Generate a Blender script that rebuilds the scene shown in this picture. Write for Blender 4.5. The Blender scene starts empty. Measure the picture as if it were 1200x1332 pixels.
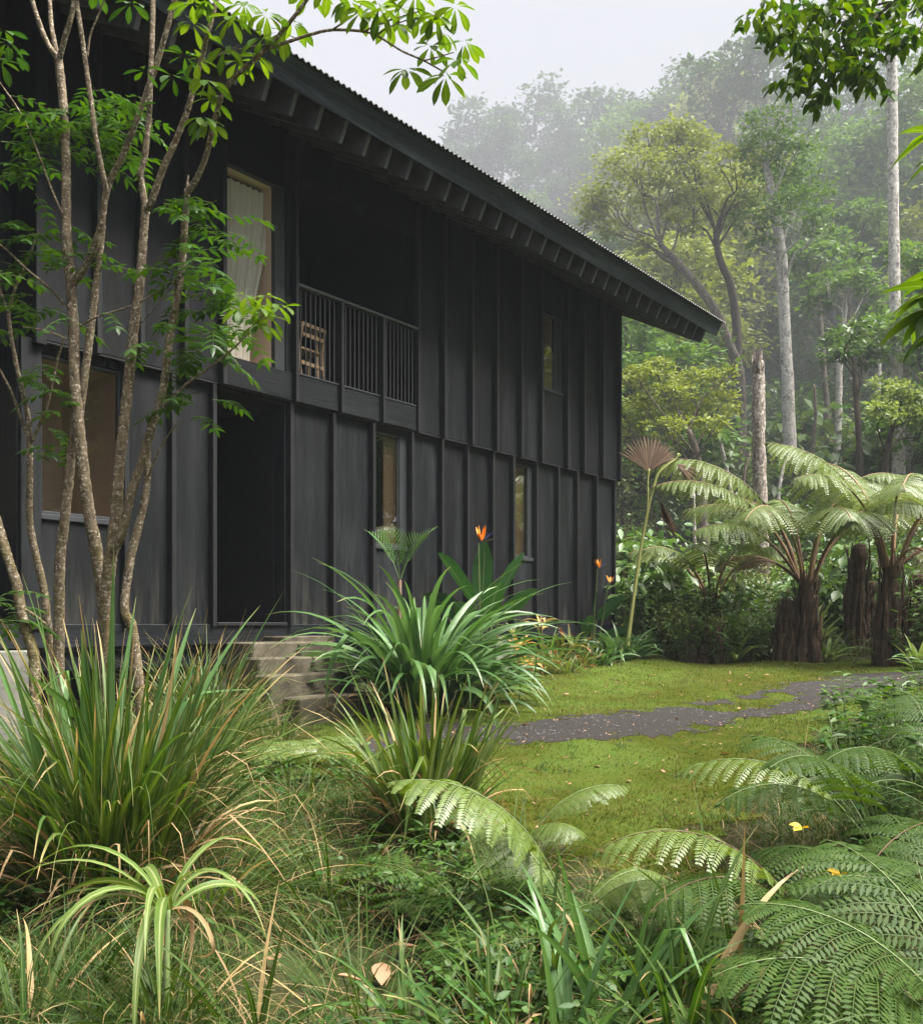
import bpy, bmesh, math, random
import numpy as np
from math import radians, sin, cos, tan, pi
from mathutils import Vector, Matrix

# ------------------------------------------------------------------ camera, sky, sun, exposure
SC = bpy.context.scene
COL = SC.collection
F = 1250.0                      # focal length in photograph pixels (1200 x 1332 frame)
HX, HY = 600.0, 812.0           # principal column, horizon row
E = 1.6                         # eye height above the ground under the camera
cam_d = bpy.data.cameras.new("camera")
cam = bpy.data.objects.new("camera", cam_d)
COL.objects.link(cam)
cam.location = (0, 0, E)
cam.rotation_euler = (radians(90), 0, 0)
cam_d.sensor_fit = 'AUTO'
cam_d.sensor_width = 36.0
cam_d.lens = F / 1332.0 * 36.0
cam_d.shift_y = (HY - 666.0) / 1332.0
cam_d.clip_start = 0.05
cam_d.clip_end = 2000.0
SC.camera = cam

SUN_EL, SUN_AZ = radians(64), radians(100)      # azimuth measured from +Y towards +X: high and to one side, a soft sun behind cloud
world = bpy.data.worlds.new("World")
SC.world = world
world.use_nodes = True
wn, wl = world.node_tree.nodes, world.node_tree.links
wn.clear()
wo = wn.new("ShaderNodeOutputWorld")
wb = wn.new("ShaderNodeBackground")
ws = wn.new("ShaderNodeTexSky")
ws.sky_type = 'NISHITA'
ws.sun_disc = False
ws.sun_elevation = SUN_EL
ws.sun_rotation = SUN_AZ
ws.air_density = 1.0
ws.dust_density = 6.0
whs = wn.new("ShaderNodeHueSaturation")
whs.inputs['Saturation'].default_value = 0.12
wmx = wn.new("ShaderNodeMix")
wmx.data_type = 'RGBA'
wmx.inputs['Factor'].default_value = 0.80      # an overcast sheet of cloud over most of the blue
wmx.inputs['B'].default_value = (3.0, 3.07, 3.5, 1)
whs.inputs['Value'].default_value = 0.42
wl.new(ws.outputs[0], whs.inputs['Color'])
wl.new(whs.outputs[0], wmx.inputs['A'])
wl.new(wmx.outputs['Result'], wb.inputs['Color'])
wb.inputs['Strength'].default_value = 0.05
wl.new(wb.outputs[0], wo.inputs['Surface'])

sun_d = bpy.data.lights.new("sun", 'SUN')
sun_d.energy = 4.2
sun_d.angle = radians(45)
sun_d.color = (1.0, 0.955, 0.88)
sun = bpy.data.objects.new("sun", sun_d)
COL.objects.link(sun)
sd = Vector((sin(SUN_AZ) * cos(SUN_EL), cos(SUN_AZ) * cos(SUN_EL), sin(SUN_EL)))
sun.rotation_euler = sd.to_track_quat('Z', 'Y').to_euler()
sun.location = (20, 30, 60)

SC.view_settings.view_transform = 'Standard'
SC.view_settings.look = 'None'
SC.view_settings.exposure = 2.42
SC.view_settings.gamma = 1.0
SC.view_settings.use_curve_mapping = False
cy = SC.cycles
cy.max_bounces = 7
cy.diffuse_bounces = 3
cy.glossy_bounces = 3
cy.transmission_bounces = 5
cy.transparent_max_bounces = 12
cy.volume_bounces = 1
cy.use_denoising = True
cy.use_adaptive_sampling = True
cy.adaptive_threshold = 0.015

# ------------------------------------------------------------------ coordinates
RNG = np.random.default_rng(11)
random.seed(11)


def P(x, y, Y):
    """world point seen at photograph pixel (x, y) at distance Y"""
    return np.array([(x - HX) / F * Y, Y, E + (HY - y) / F * Y])


_GY = np.array([-40, -8, 0, 3, 4, 6, 9, 12, 16, 19, 22, 26, 30, 40, 60, 90, 130, 200], float)
_GZ = np.array([-2.0, -1.75, -1.6, -1.5, -1.42, -1.2, -0.95, -0.76, -0.53, -0.25, 0.5, 1.9, 3.3, 7.2, 16, 29, 44, 60], float)


def gz(X, Y):
    X = np.asarray(X, float)
    Y = np.asarray(Y, float)
    z = E + np.interp(Y, _GY, _GZ)
    z = z + 0.03 * np.sin(X * 1.3 + 0.7 * Y) * np.clip(1 - np.abs(Y - 3) / 30, 0, 1) + 0.02 * np.sin(X * 2.9 - Y * 1.7)
    bank = np.clip((X - 1.25 - 0.17 * Y) / 1.6, 0, 1) * np.clip((8.2 - Y) / 3, 0, 1)
    return z + 0.35 * bank


def gp(x, y):
    """ground point under a photograph pixel"""
    lo, hi = 1.0, 60.0
    for _ in range(50):
        m = 0.5 * (lo + hi)
        p = P(x, y, m)
        if p[2] > gz(p[0], p[1]):
            lo = m
        else:
            hi = m
    p = P(x, y, lo)
    p[2] = float(gz(p[0], p[1]))
    return p


def on_ground(x, Y):
    X = (x - HX) / F * Y
    return np.array([X, Y, float(gz(X, Y))])


# ------------------------------------------------------------------ geometry collector
class Geo:
    def __init__(self):
        self.v, self.q, self.t, self.bt, self.bu = [], [], [], [], []
        self.n = 0

    def add(self, v, q=None, t=None, bt=None, bu=None):
        v = np.asarray(v, np.float32).reshape(-1, 3)
        self.v.append(v)
        if q is not None and len(q):
            self.q.append(np.asarray(q, np.int64).reshape(-1, 4) + self.n)
        if t is not None and len(t):
            self.t.append(np.asarray(t, np.int64).reshape(-1, 3) + self.n)
        self.bt.append(np.zeros(len(v), np.float32) if bt is None else np.asarray(bt, np.float32).ravel())
        self.bu.append(np.zeros(len(v), np.float32) if bu is None else np.asarray(bu, np.float32).ravel())
        self.n += len(v)

    def mesh(self, name, mat, off=None, smooth=True):
        v = np.concatenate(self.v) if self.v else np.zeros((0, 3), np.float32)
        if off is not None:
            v = v - np.asarray(off, np.float32)
        q = np.concatenate(self.q) if self.q else np.zeros((0, 4), np.int64)
        t = np.concatenate(self.t) if self.t else np.zeros((0, 3), np.int64)
        me = bpy.data.meshes.new(name)
        me.vertices.add(len(v))
        me.vertices.foreach_set("co", v.ravel())
        nl = q.size + t.size
        me.loops.add(nl)
        me.loops.foreach_set("vertex_index", np.concatenate([q.ravel(), t.ravel()]).astype(np.int32))
        npoly = len(q) + len(t)
        me.polygons.add(npoly)
        starts = np.concatenate([np.arange(len(q)) * 4, q.size + np.arange(len(t)) * 3]).astype(np.int32)
        me.polygons.foreach_set("loop_start", starts)
        me.polygons.foreach_set("use_smooth", np.full(npoly, smooth))
        for nm, arr in (("bt", self.bt), ("bu", self.bu)):
            a = me.attributes.new(nm, 'FLOAT', 'POINT')
            a.data.foreach_set("value", np.concatenate(arr) if arr else np.zeros(0, np.float32))
        me.update(calc_edges=True)
        me.validate()
        me.materials.append(mat)
        return me

    def build(self, name, mat, parent=None, local=False, smooth=True):
        off = None
        if parent is not None and not local:
            off = np.zeros(3)
            p = parent
            while p is not None:
                off = off + np.array(p.location)
                p = p.parent
        o = bpy.data.objects.new(name, self.mesh(name, mat, off, smooth))
        COL.objects.link(o)
        o.parent = parent
        return o


def tag(o, label=None, cat=None, group=None, kind=None):
    if label:
        o['label'] = label
    if cat:
        o['category'] = cat
    if group:
        o['group'] = group
    if kind:
        o['kind'] = kind
    return o


def thing(name, label, cat, loc=(0, 0, 0), rz=0.0, group=None):
    o = bpy.data.objects.new(name, None)
    o.empty_display_size = 0.2
    COL.objects.link(o)
    o.location = [float(c) for c in loc]
    o.rotation_euler = (0, 0, rz)
    return tag(o, label, cat, group)


KIDS = {}


def copy_tree(o, parent=None):
    c = o.copy()
    COL.objects.link(c)
    c.parent = parent
    for ch in KIDS.get(o.name) or list(o.children):
        copy_tree(ch, c)
    return c


# ------------------------------------------------------------------ shape primitives
def nrm(a):
    return a / np.maximum(np.linalg.norm(a, axis=-1, keepdims=True), 1e-9)


def catmull(pts, n):
    pts = np.asarray(pts, float)
    if len(pts) < 3:
        t = np.linspace(0, 1, n)[:, None]
        return pts[0] * (1 - t) + pts[-1] * t
    p = np.vstack([2 * pts[0] - pts[1], pts, 2 * pts[-1] - pts[-2]])
    seg = len(pts) - 1
    u = np.linspace(0, seg - 1e-6, n)
    i = u.astype(int)
    f = (u - i)[:, None]
    a, b, c, d = p[i], p[i + 1], p[i + 2], p[i + 3]
    return 0.5 * (2 * b + (c - a) * f + (2 * a - 5 * b + 4 * c - d) * f ** 2 + (3 * b - a - 3 * c + d) * f ** 3)


def tube(g, pts, rad, n=8, rough=0.0, cap=True, rng=None):
    """tapering tube through pts"""
    pts = np.asarray(pts, float)
    m = len(pts)
    rad = np.broadcast_to(np.asarray(rad, float), (m,)) if np.ndim(rad) == 0 else np.interp(np.linspace(0, 1, m), np.linspace(0, 1, len(rad)), rad)
    tg = nrm(np.gradient(pts, axis=0))
    ref = np.array([1.0, 0, 0]) if abs(tg[0][0]) < 0.8 else np.array([0, 1.0, 0])
    a = np.zeros((m, 3))
    x = nrm(np.cross(tg[0], ref))
    for i in range(m):
        x = nrm(x - tg[i] * np.dot(x, tg[i]))
        a[i] = x
    b = np.cross(tg, a)
    th = np.linspace(0, 2 * pi, n, endpoint=False)
    r = rad[:, None] * np.ones((1, n))
    if rough:
        rr = rng if rng is not None else RNG
        r = r * (1 + rough * rr.standard_normal((m, n)) + rough * rr.standard_normal((m, 1)))
    v = pts[:, None, :] + r[..., None] * (np.cos(th)[None, :, None] * a[:, None, :] + np.sin(th)[None, :, None] * b[:, None, :])
    i = np.arange(m - 1)[:, None] * n
    j = np.arange(n)[None, :]
    k = (j + 1) % n
    q = np.stack([i + j, i + k, i + n + k, i + n + j], -1).reshape(-1, 4)
    tt = np.repeat(np.linspace(0, 1, m), n)
    vv = v.reshape(-1, 3)
    tris = None
    if cap:
        vv = np.vstack([vv, pts[-1] + tg[-1] * rad[-1] * 0.4])
        e = (m - 1) * n
        tris = np.stack([e + np.arange(n), e + (np.arange(n) + 1) % n, np.full(n, m * n)], -1)
        tt = np.append(tt, 1.0)
    g.add(vv, q, tris, tt)


def _ell(t):
    return np.sqrt(np.clip(1 - (2 * t - 1) ** 2, 0, 1)) * (1 - 0.12 * t)


SHAPES = {
    'blade': lambda t: np.clip(0.55 + 1.6 * t, 0, 1) * np.clip((1 - t) * 1.9, 0, 1) ** 0.85,
    'grass': lambda t: np.clip((1 - t) * 1.35, 0, 1),
    'ell': lambda t: np.sin(pi * np.clip(t, 0, 1)) ** 0.75,
    'obov': lambda t: np.clip(np.sin(pi * np.clip(t, 0, 1) ** 1.5), 0, 1) ** 0.8,
    'paddle': lambda t: np.clip((t - 0.0) * 5, 0, 1) ** 0.7 * np.clip((1 - t) * 2.6, 0, 1) ** 0.6,
    'lance': lambda t: np.clip(np.sin(pi * np.clip(t, 0, 1) ** 0.75), 0, 1) ** 0.9,
}


def _strip(g, pos, wv, nv, w, fold, N, m, tt):
    """ribbons: pos (N,m,3), wv width vector, nv normal, w (N,m) half widths"""
    L = pos - wv * w[..., None]
    R = pos + wv * w[..., None]
    M = pos - nv * (w * fold)[..., None]
    v = np.stack([L, M, R], 2)
    bu = np.broadcast_to(np.array([-1.0, 0, 1.0]), (N, m, 3))
    bt = np.broadcast_to(tt[None, :, None], (N, m, 3))
    base = (np.arange(N) * m * 3)[:, None, None]
    i = (np.arange(m - 1) * 3)[None, :, None]
    j = np.arange(2)[None, None, :]
    s = base + i + j
    q = np.stack([s, s + 1, s + 4, s + 3], -1).reshape(-1, 4)
    g.add(v.reshape(-1, 3), q, None, bt, bu)


def blades(g, base, az, el, bend, L, W, roll=0.0, nseg=8, shape='blade', fold=0.35, kink=0.0, kt=0.6, p=1.5, wob=0.0):
    """strap leaves that leave base at azimuth az (from +X) and elevation el and arch over by bend radians"""
    base = np.asarray(base, float).reshape(-1, 3)
    N = len(base)
    f = lambda a: np.broadcast_to(np.asarray(a, float), (N,))
    az, el, bend, L, W, roll, kink, kt = map(f, (az, el, bend, L, W, roll, kink, kt))
    tt = np.linspace(0, 1, nseg + 1)
    tm = 0.5 * (tt[1:] + tt[:-1])
    sm = np.clip((tm[None] - kt[:, None]) / 0.08, 0, 1)
    e = el[:, None] - bend[:, None] * tm[None] ** p - kink[:, None] * sm
    a = az[:, None] + wob * np.sin(tm[None] * 5 + az[:, None] * 7)
    h = np.stack([np.cos(a), np.sin(a), np.zeros_like(a)], -1)
    d = h * np.cos(e)[..., None]
    d[..., 2] = np.sin(e)
    step = d * (L / nseg)[:, None, None]
    pos = np.concatenate([base[:, None], base[:, None] + np.cumsum(step, 1)], 1)
    dd = np.concatenate([d[:, :1], 0.5 * (d[:, 1:] + d[:, :-1]), d[:, -1:]], 1)
    dd = nrm(dd)
    hh = np.stack([np.cos(az), np.sin(az), np.zeros(N)], -1)
    side = nrm(np.cross(hh, np.array([0, 0, 1.0])))[:, None, :] * np.ones((1, nseg + 1, 1))
    nv = np.cross(side, dd)
    r = roll[:, None, None]
    wv = side * np.cos(r) + nv * np.sin(r)
    nv2 = np.cross(wv, dd)
    w = 0.5 * W[:, None] * SHAPES[shape](tt)[None]
    w = np.maximum(w, 0.0004)
    _strip(g, pos, wv, nv2, w, fold, N, nseg + 1, tt)


def leaves(g, base, d, side, L, W, droop=0.2, nseg=3, shape='ell', fold=0.25):
    base = np.asarray(base, float).reshape(-1, 3)
    N = len(base)
    d = np.broadcast_to(np.asarray(d, float), (N, 3))
    side = np.broadcast_to(np.asarray(side, float), (N, 3))
    f = lambda a: np.broadcast_to(np.asarray(a, float), (N,))
    L, W, droop = map(f, (L, W, droop))
    tt = np.linspace(0, 1, nseg + 1)
    pos = base[:, None] + d[:, None] * (L[:, None] * tt)[..., None]
    pos[..., 2] -= (droop * L)[:, None] * tt[None] ** 2
    dd = nrm(np.gradient(pos, axis=1))
    wv = nrm(side)[:, None, :] - dd * np.sum(dd * nrm(side)[:, None, :], -1, keepdims=True)
    wv = nrm(wv)
    nv = np.cross(wv, dd)
    w = np.maximum(0.5 * W[:, None] * SHAPES[shape](tt)[None], 0.0004)
    _strip(g, pos, wv, nv, w, fold, N, nseg + 1, tt)


def rhombs(g, base, d, side, L, W, fold=0.0):
    """small leaves of two triangles folded on the midrib"""
    N = len(base)
    L = np.broadcast_to(np.asarray(L, float), (N,))[:, None]
    W = np.broadcast_to(np.asarray(W, float), (N,))[:, None]
    d = nrm(d)
    side = nrm(side - d * np.sum(side * d, -1, keepdims=True))
    nv = np.cross(side, d)
    mid = base + d * L * 0.45
    v = np.stack([base, mid - side * W * 0.5 + nv * L * 0.10, base + d * L, mid + side * W * 0.5 + nv * L * 0.10], 1)
    i = np.arange(N)[:, None] * 4
    t = np.concatenate([i + np.array([[0, 2, 1]]), i + np.array([[0, 3, 2]])])
    g.add(v.reshape(-1, 3), None, t, np.tile([0, .5, 1, .5], N), np.tile([0, -1, 0, 1], N))


def rdir(rng, n, zs=1.0, zo=0.0):
    v = rng.standard_normal((n, 3))
    v[:, 2] = v[:, 2] * zs + zo
    return nrm(v)


def box(g, lo, hi, bev=0.004):
    """box with chamfered edges, corners lo and hi"""
    lo, hi = np.asarray(lo, float), np.asarray(hi, float)
    b = min(bev, 0.3 * float((hi - lo).min()))
    c = 0.5 * (lo + hi)
    h = 0.5 * (hi - lo)
    v, idx = [], {}
    for ax in range(3):
        for sx in (-1, 1):
            for sy in (-1, 1):
                for sz in (-1, 1):
                    s = np.array([sx, sy, sz], float)
                    k = h - b
                    k[ax] = h[ax]
                    idx[(ax, sx, sy, sz)] = len(v)
                    v.append(c + s * k)
    q, t = [], []
    for ax in range(3):
        o1, o2 = [(1, 2), (2, 0), (0, 1)][ax]
        for s in (-1, 1):
            ring = []
            for a, bb in ((-1, -1), (1, -1), (1, 1), (-1, 1)):
                k = [0, 0, 0]
                k[ax], k[o1], k[o2] = s, a, bb
                ring.append(idx[(ax, *k)])
            q.append(ring if s > 0 else ring[::-1])
    for ax in range(3):
        o1, o2 = [(1, 2), (2, 0), (0, 1)][ax]
        for a in (-1, 1):
            for bb in (-1, 1):
                def ky(face, e):
                    k = [0, 0, 0]
                    k[ax], k[o1], k[o2] = e, a, bb
                    return idx[(face, *k)]
                ring = [ky(o1, -1), ky(o1, 1), ky(o2, 1), ky(o2, -1)]
                q.append(ring if a * bb < 0 else ring[::-1])
    for sx in (-1, 1):
        for sy in (-1, 1):
            for sz in (-1, 1):
                ring = [idx[(0, sx, sy, sz)], idx[(1, sx, sy, sz)], idx[(2, sx, sy, sz)]]
                t.append(ring if sx * sy * sz > 0 else ring[::-1])
    g.add(v, q, t)


# ------------------------------------------------------------------ materials
def node_mat(name):
    m = bpy.data.materials.new(name)
    m.use_nodes = True
    nt = m.node_tree
    nt.nodes.clear()
    out = nt.nodes.new("ShaderNodeOutputMaterial")
    return m, nt.nodes, nt.links, out


def sock(col):
    return (col[0], col[1], col[2], 1)


def N_(nodes, typ, **kw):
    n = nodes.new("ShaderNode" + typ)
    for k, v in kw.items():
        setattr(n, k, v)
    return n


def mixc(nodes, links, fac, a, b, blend='MIX'):
    m = N_(nodes, "Mix", data_type='RGBA', blend_type=blend)
    for s, v in (('Factor', fac), ('A', a), ('B', b)):
        if hasattr(v, 'links') or hasattr(v, 'is_output'):
            links.new(v, m.inputs[s])
        elif s == 'Factor':
            m.inputs[s].default_value = v
        else:
            m.inputs[s].default_value = sock(v)
    return m.outputs['Result']


def ramp(nodes, links, src, stops):
    r = N_(nodes, "ValToRGB")
    cr = r.color_ramp
    while len(cr.elements) < len(stops):
        cr.elements.new(0.5)
    for e, (pz, c) in zip(cr.elements, stops):
        e.position = pz
        e.color = sock(c) if not np.isscalar(c) else (c, c, c, 1)
    links.new(src, r.inputs[0])
    return r.outputs[0]


def noise(nodes, links, vec, scale, detail=4, rough=0.6, stretch=None):
    if stretch is not None:
        mp = N_(nodes, "Mapping")
        mp.inputs['Scale'].default_value = stretch
        links.new(vec, mp.inputs['Vector'])
        vec = mp.outputs[0]
    n = N_(nodes, "TexNoise")
    n.inputs['Scale'].default_value = scale
    n.inputs['Detail'].default_value = detail
    n.inputs['Roughness'].default_value = rough
    links.new(vec, n.inputs['Vector'])
    return n.outputs['Fac']


def coords(nodes, which='Object'):
    return N_(nodes, "TexCoord").outputs[which]


def bump(nodes, links, h, strength=0.3, dist=0.01):
    b = N_(nodes, "Bump")
    b.inputs['Strength'].default_value = strength
    b.inputs['Distance'].default_value = dist
    links.new(h, b.inputs['Height'])
    return b.outputs[0]


LEAF_GAIN = 1.0


def leaf_mat(name, c1, c2, tip=None, tipf=0.25, rough=0.46, trans=0.3, rib=None, ribw=0.12, dead=0.0, spec=0.16, sat_tr=1.25, patch=None):
    """leaf blades: colour varies from leaf to leaf, midrib, dry tips, light through the blade"""
    m, nd, lk, out = node_mat(name)
    geo = N_(nd, "NewGeometry")
    rnd = geo.outputs['Random Per Island']
    c1, c2 = [c * LEAF_GAIN for c in c1], [c * LEAF_GAIN for c in c2]
    col = mixc(nd, lk, rnd, c1, c2)
    tc = coords(nd)
    ns = noise(nd, lk, tc, 14, 3)
    col = mixc(nd, lk, ramp(nd, lk, ns, [(0.35, 0.0), (0.7, 0.35)]), col, [c * 0.6 for c in c1])
    if patch is not None:
        pn = noise(nd, lk, tc, 1.1, 5, 0.65)
        col = mixc(nd, lk, ramp(nd, lk, pn, [(0.48, 0.0), (0.66, 0.75)]), col, patch)
        pn2 = noise(nd, lk, tc, 2.6, 4, 0.6)
        col = mixc(nd, lk, ramp(nd, lk, pn2, [(0.52, 0.0), (0.68, 0.6)]), col, [c * 0.55 for c in c1])
    at = N_(nd, "Attribute", attribute_name="bt")
    au = N_(nd, "Attribute", attribute_name="bu")
    if rib is not None:
        ab = N_(nd, "Math", operation='ABSOLUTE')
        lk.new(au.outputs['Fac'], ab.inputs[0])
        mr = N_(nd, "MapRange")
        mr.inputs['From Min'].default_value = ribw
        mr.inputs['From Max'].default_value = 0.0
        lk.new(ab.outputs[0], mr.inputs['Value'])
        col = mixc(nd, lk, mr.outputs[0], col, rib)
    if tip is not None:
        # tip browns by an amount of its own on each leaf
        w = N_(nd, "TexWhiteNoise", noise_dimensions='1D')
        lk.new(rnd, w.inputs['W'])
        th = N_(nd, "Math", operation='MULTIPLY_ADD')
        lk.new(w.outputs['Value'], th.inputs[0])
        th.inputs[1].default_value = -tipf
        th.inputs[2].default_value = 1.0
        sb = N_(nd, "Math", operation='SUBTRACT')
        lk.new(at.outputs['Fac'], sb.inputs[0])
        lk.new(th.outputs[0], sb.inputs[1])
        mr2 = N_(nd, "MapRange")
        mr2.inputs['From Min'].default_value = -0.04
        mr2.inputs['From Max'].default_value = 0.12
        lk.new(sb.outputs[0], mr2.inputs['Value'])
        col = mixc(nd, lk, mr2.outputs[0], col, tip)
        if dead > 0:
            w2 = N_(nd, "TexWhiteNoise", noise_dimensions='1D')
            ad = N_(nd, "Math", operation='ADD')
            lk.new(rnd, ad.inputs[0])
            ad.inputs[1].default_value = 3.7
            lk.new(ad.outputs[0], w2.inputs['W'])
            lt = N_(nd, "Math", operation='LESS_THAN')
            lk.new(w2.outputs['Value'], lt.inputs[0])
            lt.inputs[1].default_value = dead
            col = mixc(nd, lk, lt.outputs[0], col, tip)
    pb = N_(nd, "BsdfPrincipled")
    lk.new(col, pb.inputs['Base Color'])
    pb.inputs['Roughness'].default_value = rough
    pb.inputs['Specular IOR Level'].default_value = spec
    lk.new(bump(nd, lk, noise(nd, lk, tc, 60, 2), 0.15, 0.004), pb.inputs['Normal'])
    tr = N_(nd, "BsdfTranslucent")
    hs = N_(nd, "HueSaturation")
    hs.inputs['Hue'].default_value = 0.485
    hs.inputs['Saturation'].default_value = sat_tr
    hs.inputs['Value'].default_value = 1.35
    lk.new(col, hs.inputs['Color'])
    lk.new(hs.outputs[0], tr.inputs['Color'])
    mx = N_(nd, "MixShader")
    mx.inputs[0].default_value = trans
    lk.new(pb.outputs[0], mx.inputs[1])
    lk.new(tr.outputs[0], mx.inputs[2])
    lk.new(mx.outputs[0], out.inputs['Surface'])
    return m


def bark_mat(name, dark, mid, pale, scale=18, palef=0.5, moss=None, stretch=(1, 1, 0.45), rings=True, mossh=None):
    m, nd, lk, out = node_mat(name)
    tc = coords(nd)
    n1 = noise(nd, lk, tc, scale, 6, 0.65, stretch)
    col = ramp(nd, lk, n1, [(0.32, dark), (0.55, mid), (0.75, [c * 1.25 for c in mid])])
    n2 = noise(nd, lk, tc, scale * 1.7, 5, 0.7)
    fac = ramp(nd, lk, n2, [(palef, 0.0), (palef + 0.09, 1.0)])
    col = mixc(nd, lk, fac, col, pale)
    if moss is not None:
        n3 = noise(nd, lk, tc, 5, 4)
        f3 = ramp(nd, lk, n3, [(0.45, 0.0), (0.62, 0.85)])
        if mossh is not None:
            sp = N_(nd, "SeparateXYZ")
            gpos = N_(nd, "NewGeometry")
            lk.new(gpos.outputs['Position'], sp.inputs[0])
            mr = N_(nd, "MapRange")
            mr.inputs['From Min'].default_value = mossh[1]
            mr.inputs['From Max'].default_value = mossh[0]
            lk.new(sp.outputs['Z'], mr.inputs['Value'])
            ml = N_(nd, "Math", operation='MULTIPLY')
            lk.new(mr.outputs[0], ml.inputs[0])
            lk.new(f3, ml.inputs[1])
            f3 = ml.outputs[0]
        col = mixc(nd, lk, f3, col, moss)
    pb = N_(nd, "BsdfPrincipled")
    lk.new(col, pb.inputs['Base Color'])
    pb.inputs['Roughness'].default_value = 0.85
    pb.inputs['Specular IOR Level'].default_value = 0.25
    h = n1
    if rings:
        h2 = noise(nd, lk, tc, scale * 1.4, 3, 0.6, (0.5, 0.5, 3.0))
        ad = N_(nd, "Math", operation='ADD')
        lk.new(n1, ad.inputs[0])
        lk.new(h2, ad.inputs[1])
        h = ad.outputs[0]
    lk.new(bump(nd, lk, h, 0.8, 0.012), pb.inputs['Normal'])
    lk.new(pb.outputs[0], out.inputs['Surface'])
    return m


def plain_mat(name, c, rough=0.6, var=0.3, scale=6, spec=0.4, bmp=0.2, metal=0.0, stretch=None, dist=0.01):
    m, nd, lk, out = node_mat(name)
    tc = coords(nd)
    n = noise(nd, lk, tc, scale, 6, 0.65, stretch)
    col = ramp(nd, lk, n, [(0.3, [x * (1 - var) for x in c]), (0.7, [x * (1 + var) for x in c])])
    pb = N_(nd, "BsdfPrincipled")
    lk.new(col, pb.inputs['Base Color'])
    pb.inputs['Roughness'].default_value = rough
    pb.inputs['Metallic'].default_value = metal
    pb.inputs['Specular IOR Level'].default_value = spec
    n2 = noise(nd, lk, tc, scale * 6, 4, 0.6, stretch)
    lk.new(bump(nd, lk, n2, bmp, dist), pb.inputs['Normal'])
    lk.new(pb.outputs[0], out.inputs['Surface'])
    return m


def char_mat(name, axis='z', base=0.032):
    """charred timber: grain along the board, cathedral figure, worn greyer streaks; each board a tone of its own"""
    m, nd, lk, out = node_mat(name)
    tc = coords(nd)
    geo = N_(nd, "NewGeometry")
    rnd = geo.outputs['Random Per Island']
    off = N_(nd, "VectorMath", operation='SCALE')
    cmb = N_(nd, "CombineXYZ")
    for i in range(3):
        lk.new(rnd, cmb.inputs[i])
    lk.new(cmb.outputs[0], off.inputs[0])
    off.inputs['Scale'].default_value = 37.0
    av = N_(nd, "VectorMath", operation='ADD')
    lk.new(tc, av.inputs[0])
    lk.new(off.outputs[0], av.inputs[1])
    vec = av.outputs[0]
    st = (9, 9, 0.7) if axis == 'z' else (0.7, 9, 9)
    fine = (26, 26, .8) if axis == 'z' else (.8, 26, 26)
    ring = noise(nd, lk, vec, 0.55, 2, 0.4, st)
    sn = N_(nd, "Math", operation='MULTIPLY')
    lk.new(ring, sn.inputs[0])
    sn.inputs[1].default_value = 130
    s2 = N_(nd, "Math", operation='SINE')
    lk.new(sn.outputs[0], s2.inputs[0])
    mr = N_(nd, "MapRange")
    mr.inputs['From Min'].default_value = -1
    mr.inputs['From Max'].default_value = 1
    lk.new(s2.outputs[0], mr.inputs['Value'])
    g1 = noise(nd, lk, vec, 1.0, 5, 0.65, fine)
    patch = noise(nd, lk, vec, 1.3, 5, 0.65, (2.6, 2.6, 0.4) if axis == 'z' else (0.4, 2.6, 2.6))
    b = base
    col = ramp(nd, lk, g1, [(0.3, (b * .34, b * .43, b * .60)), (0.72, (b * 1.25, b * 1.6, b * 2.1))])
    col = mixc(nd, lk, ramp(nd, lk, mr.outputs[0], [(0.0, 0.0), (1.0, 0.6)]), col, (b * .35, b * .37, b * .42))
    col = mixc(nd, lk, ramp(nd, lk, patch, [(0.48, 0.0), (0.75, 0.65)]), col, (b * 3.2, b * 3.6, b * 4.1))
    if axis == 'z':
        # worn, mud-splashed feet of the boards in ragged upright streaks
        sp = N_(nd, "SeparateXYZ")
        lk.new(tc, sp.inputs[0])
        ft_ = N_(nd, "MapRange")
        ft_.inputs['From Min'].default_value = E + 0.75
        ft_.inputs['From Max'].default_value = E - 0.05
        lk.new(sp.outputs['Z'], ft_.inputs['Value'])
        stn = noise(nd, lk, vec, 1.0, 5, 0.7, (11, 11, 1.1))
        sm_ = N_(nd, "Math", operation='MULTIPLY')
        lk.new(ft_.outputs[0], sm_.inputs[0])
        lk.new(ramp(nd, lk, stn, [(0.44, 0.0), (0.72, 0.6)]), sm_.inputs[1])
        col = mixc(nd, lk, sm_.outputs[0], col, (0.10, 0.092, 0.075))
    tone = N_(nd, "MapRange")
    tone.inputs['To Min'].default_value = 0.6
    tone.inputs['To Max'].default_value = 1.35
    lk.new(rnd, tone.inputs['Value'])
    col = mixc(nd, lk, 1.0, col, tone.outputs[0], 'MULTIPLY')
    pb = N_(nd, "BsdfPrincipled")
    lk.new(col, pb.inputs['Base Color'])
    pb.inputs['Specular IOR Level'].default_value = 0.3
    rr = ramp(nd, lk, patch, [(0.3, 0.42), (0.75, 0.68)])
    lk.new(rr, pb.inputs['Roughness'])
    ad = N_(nd, "Math", operation='MULTIPLY_ADD')
    lk.new(mr.outputs[0], ad.inputs[0])
    ad.inputs[1].default_value = 0.35
    lk.new(g1, ad.inputs[2])
    lk.new(bump(nd, lk, ad.outputs[0], 0.35, 0.006), pb.inputs['Normal'])
    lk.new(pb.outputs[0], out.inputs['Surface'])
    return m

# ------------------------------------------------------------------ house frame: x = s along the front, y into the house, z up (0 = ground datum)
TH = math.atan2(970.0, F)          # the front runs this far off the view direction
CT, ST = cos(TH), sin(TH)
DW = 8.13                          # eye to wall plane
U2 = np.array([ST, CT])
N2 = np.array([CT, -ST])


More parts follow.
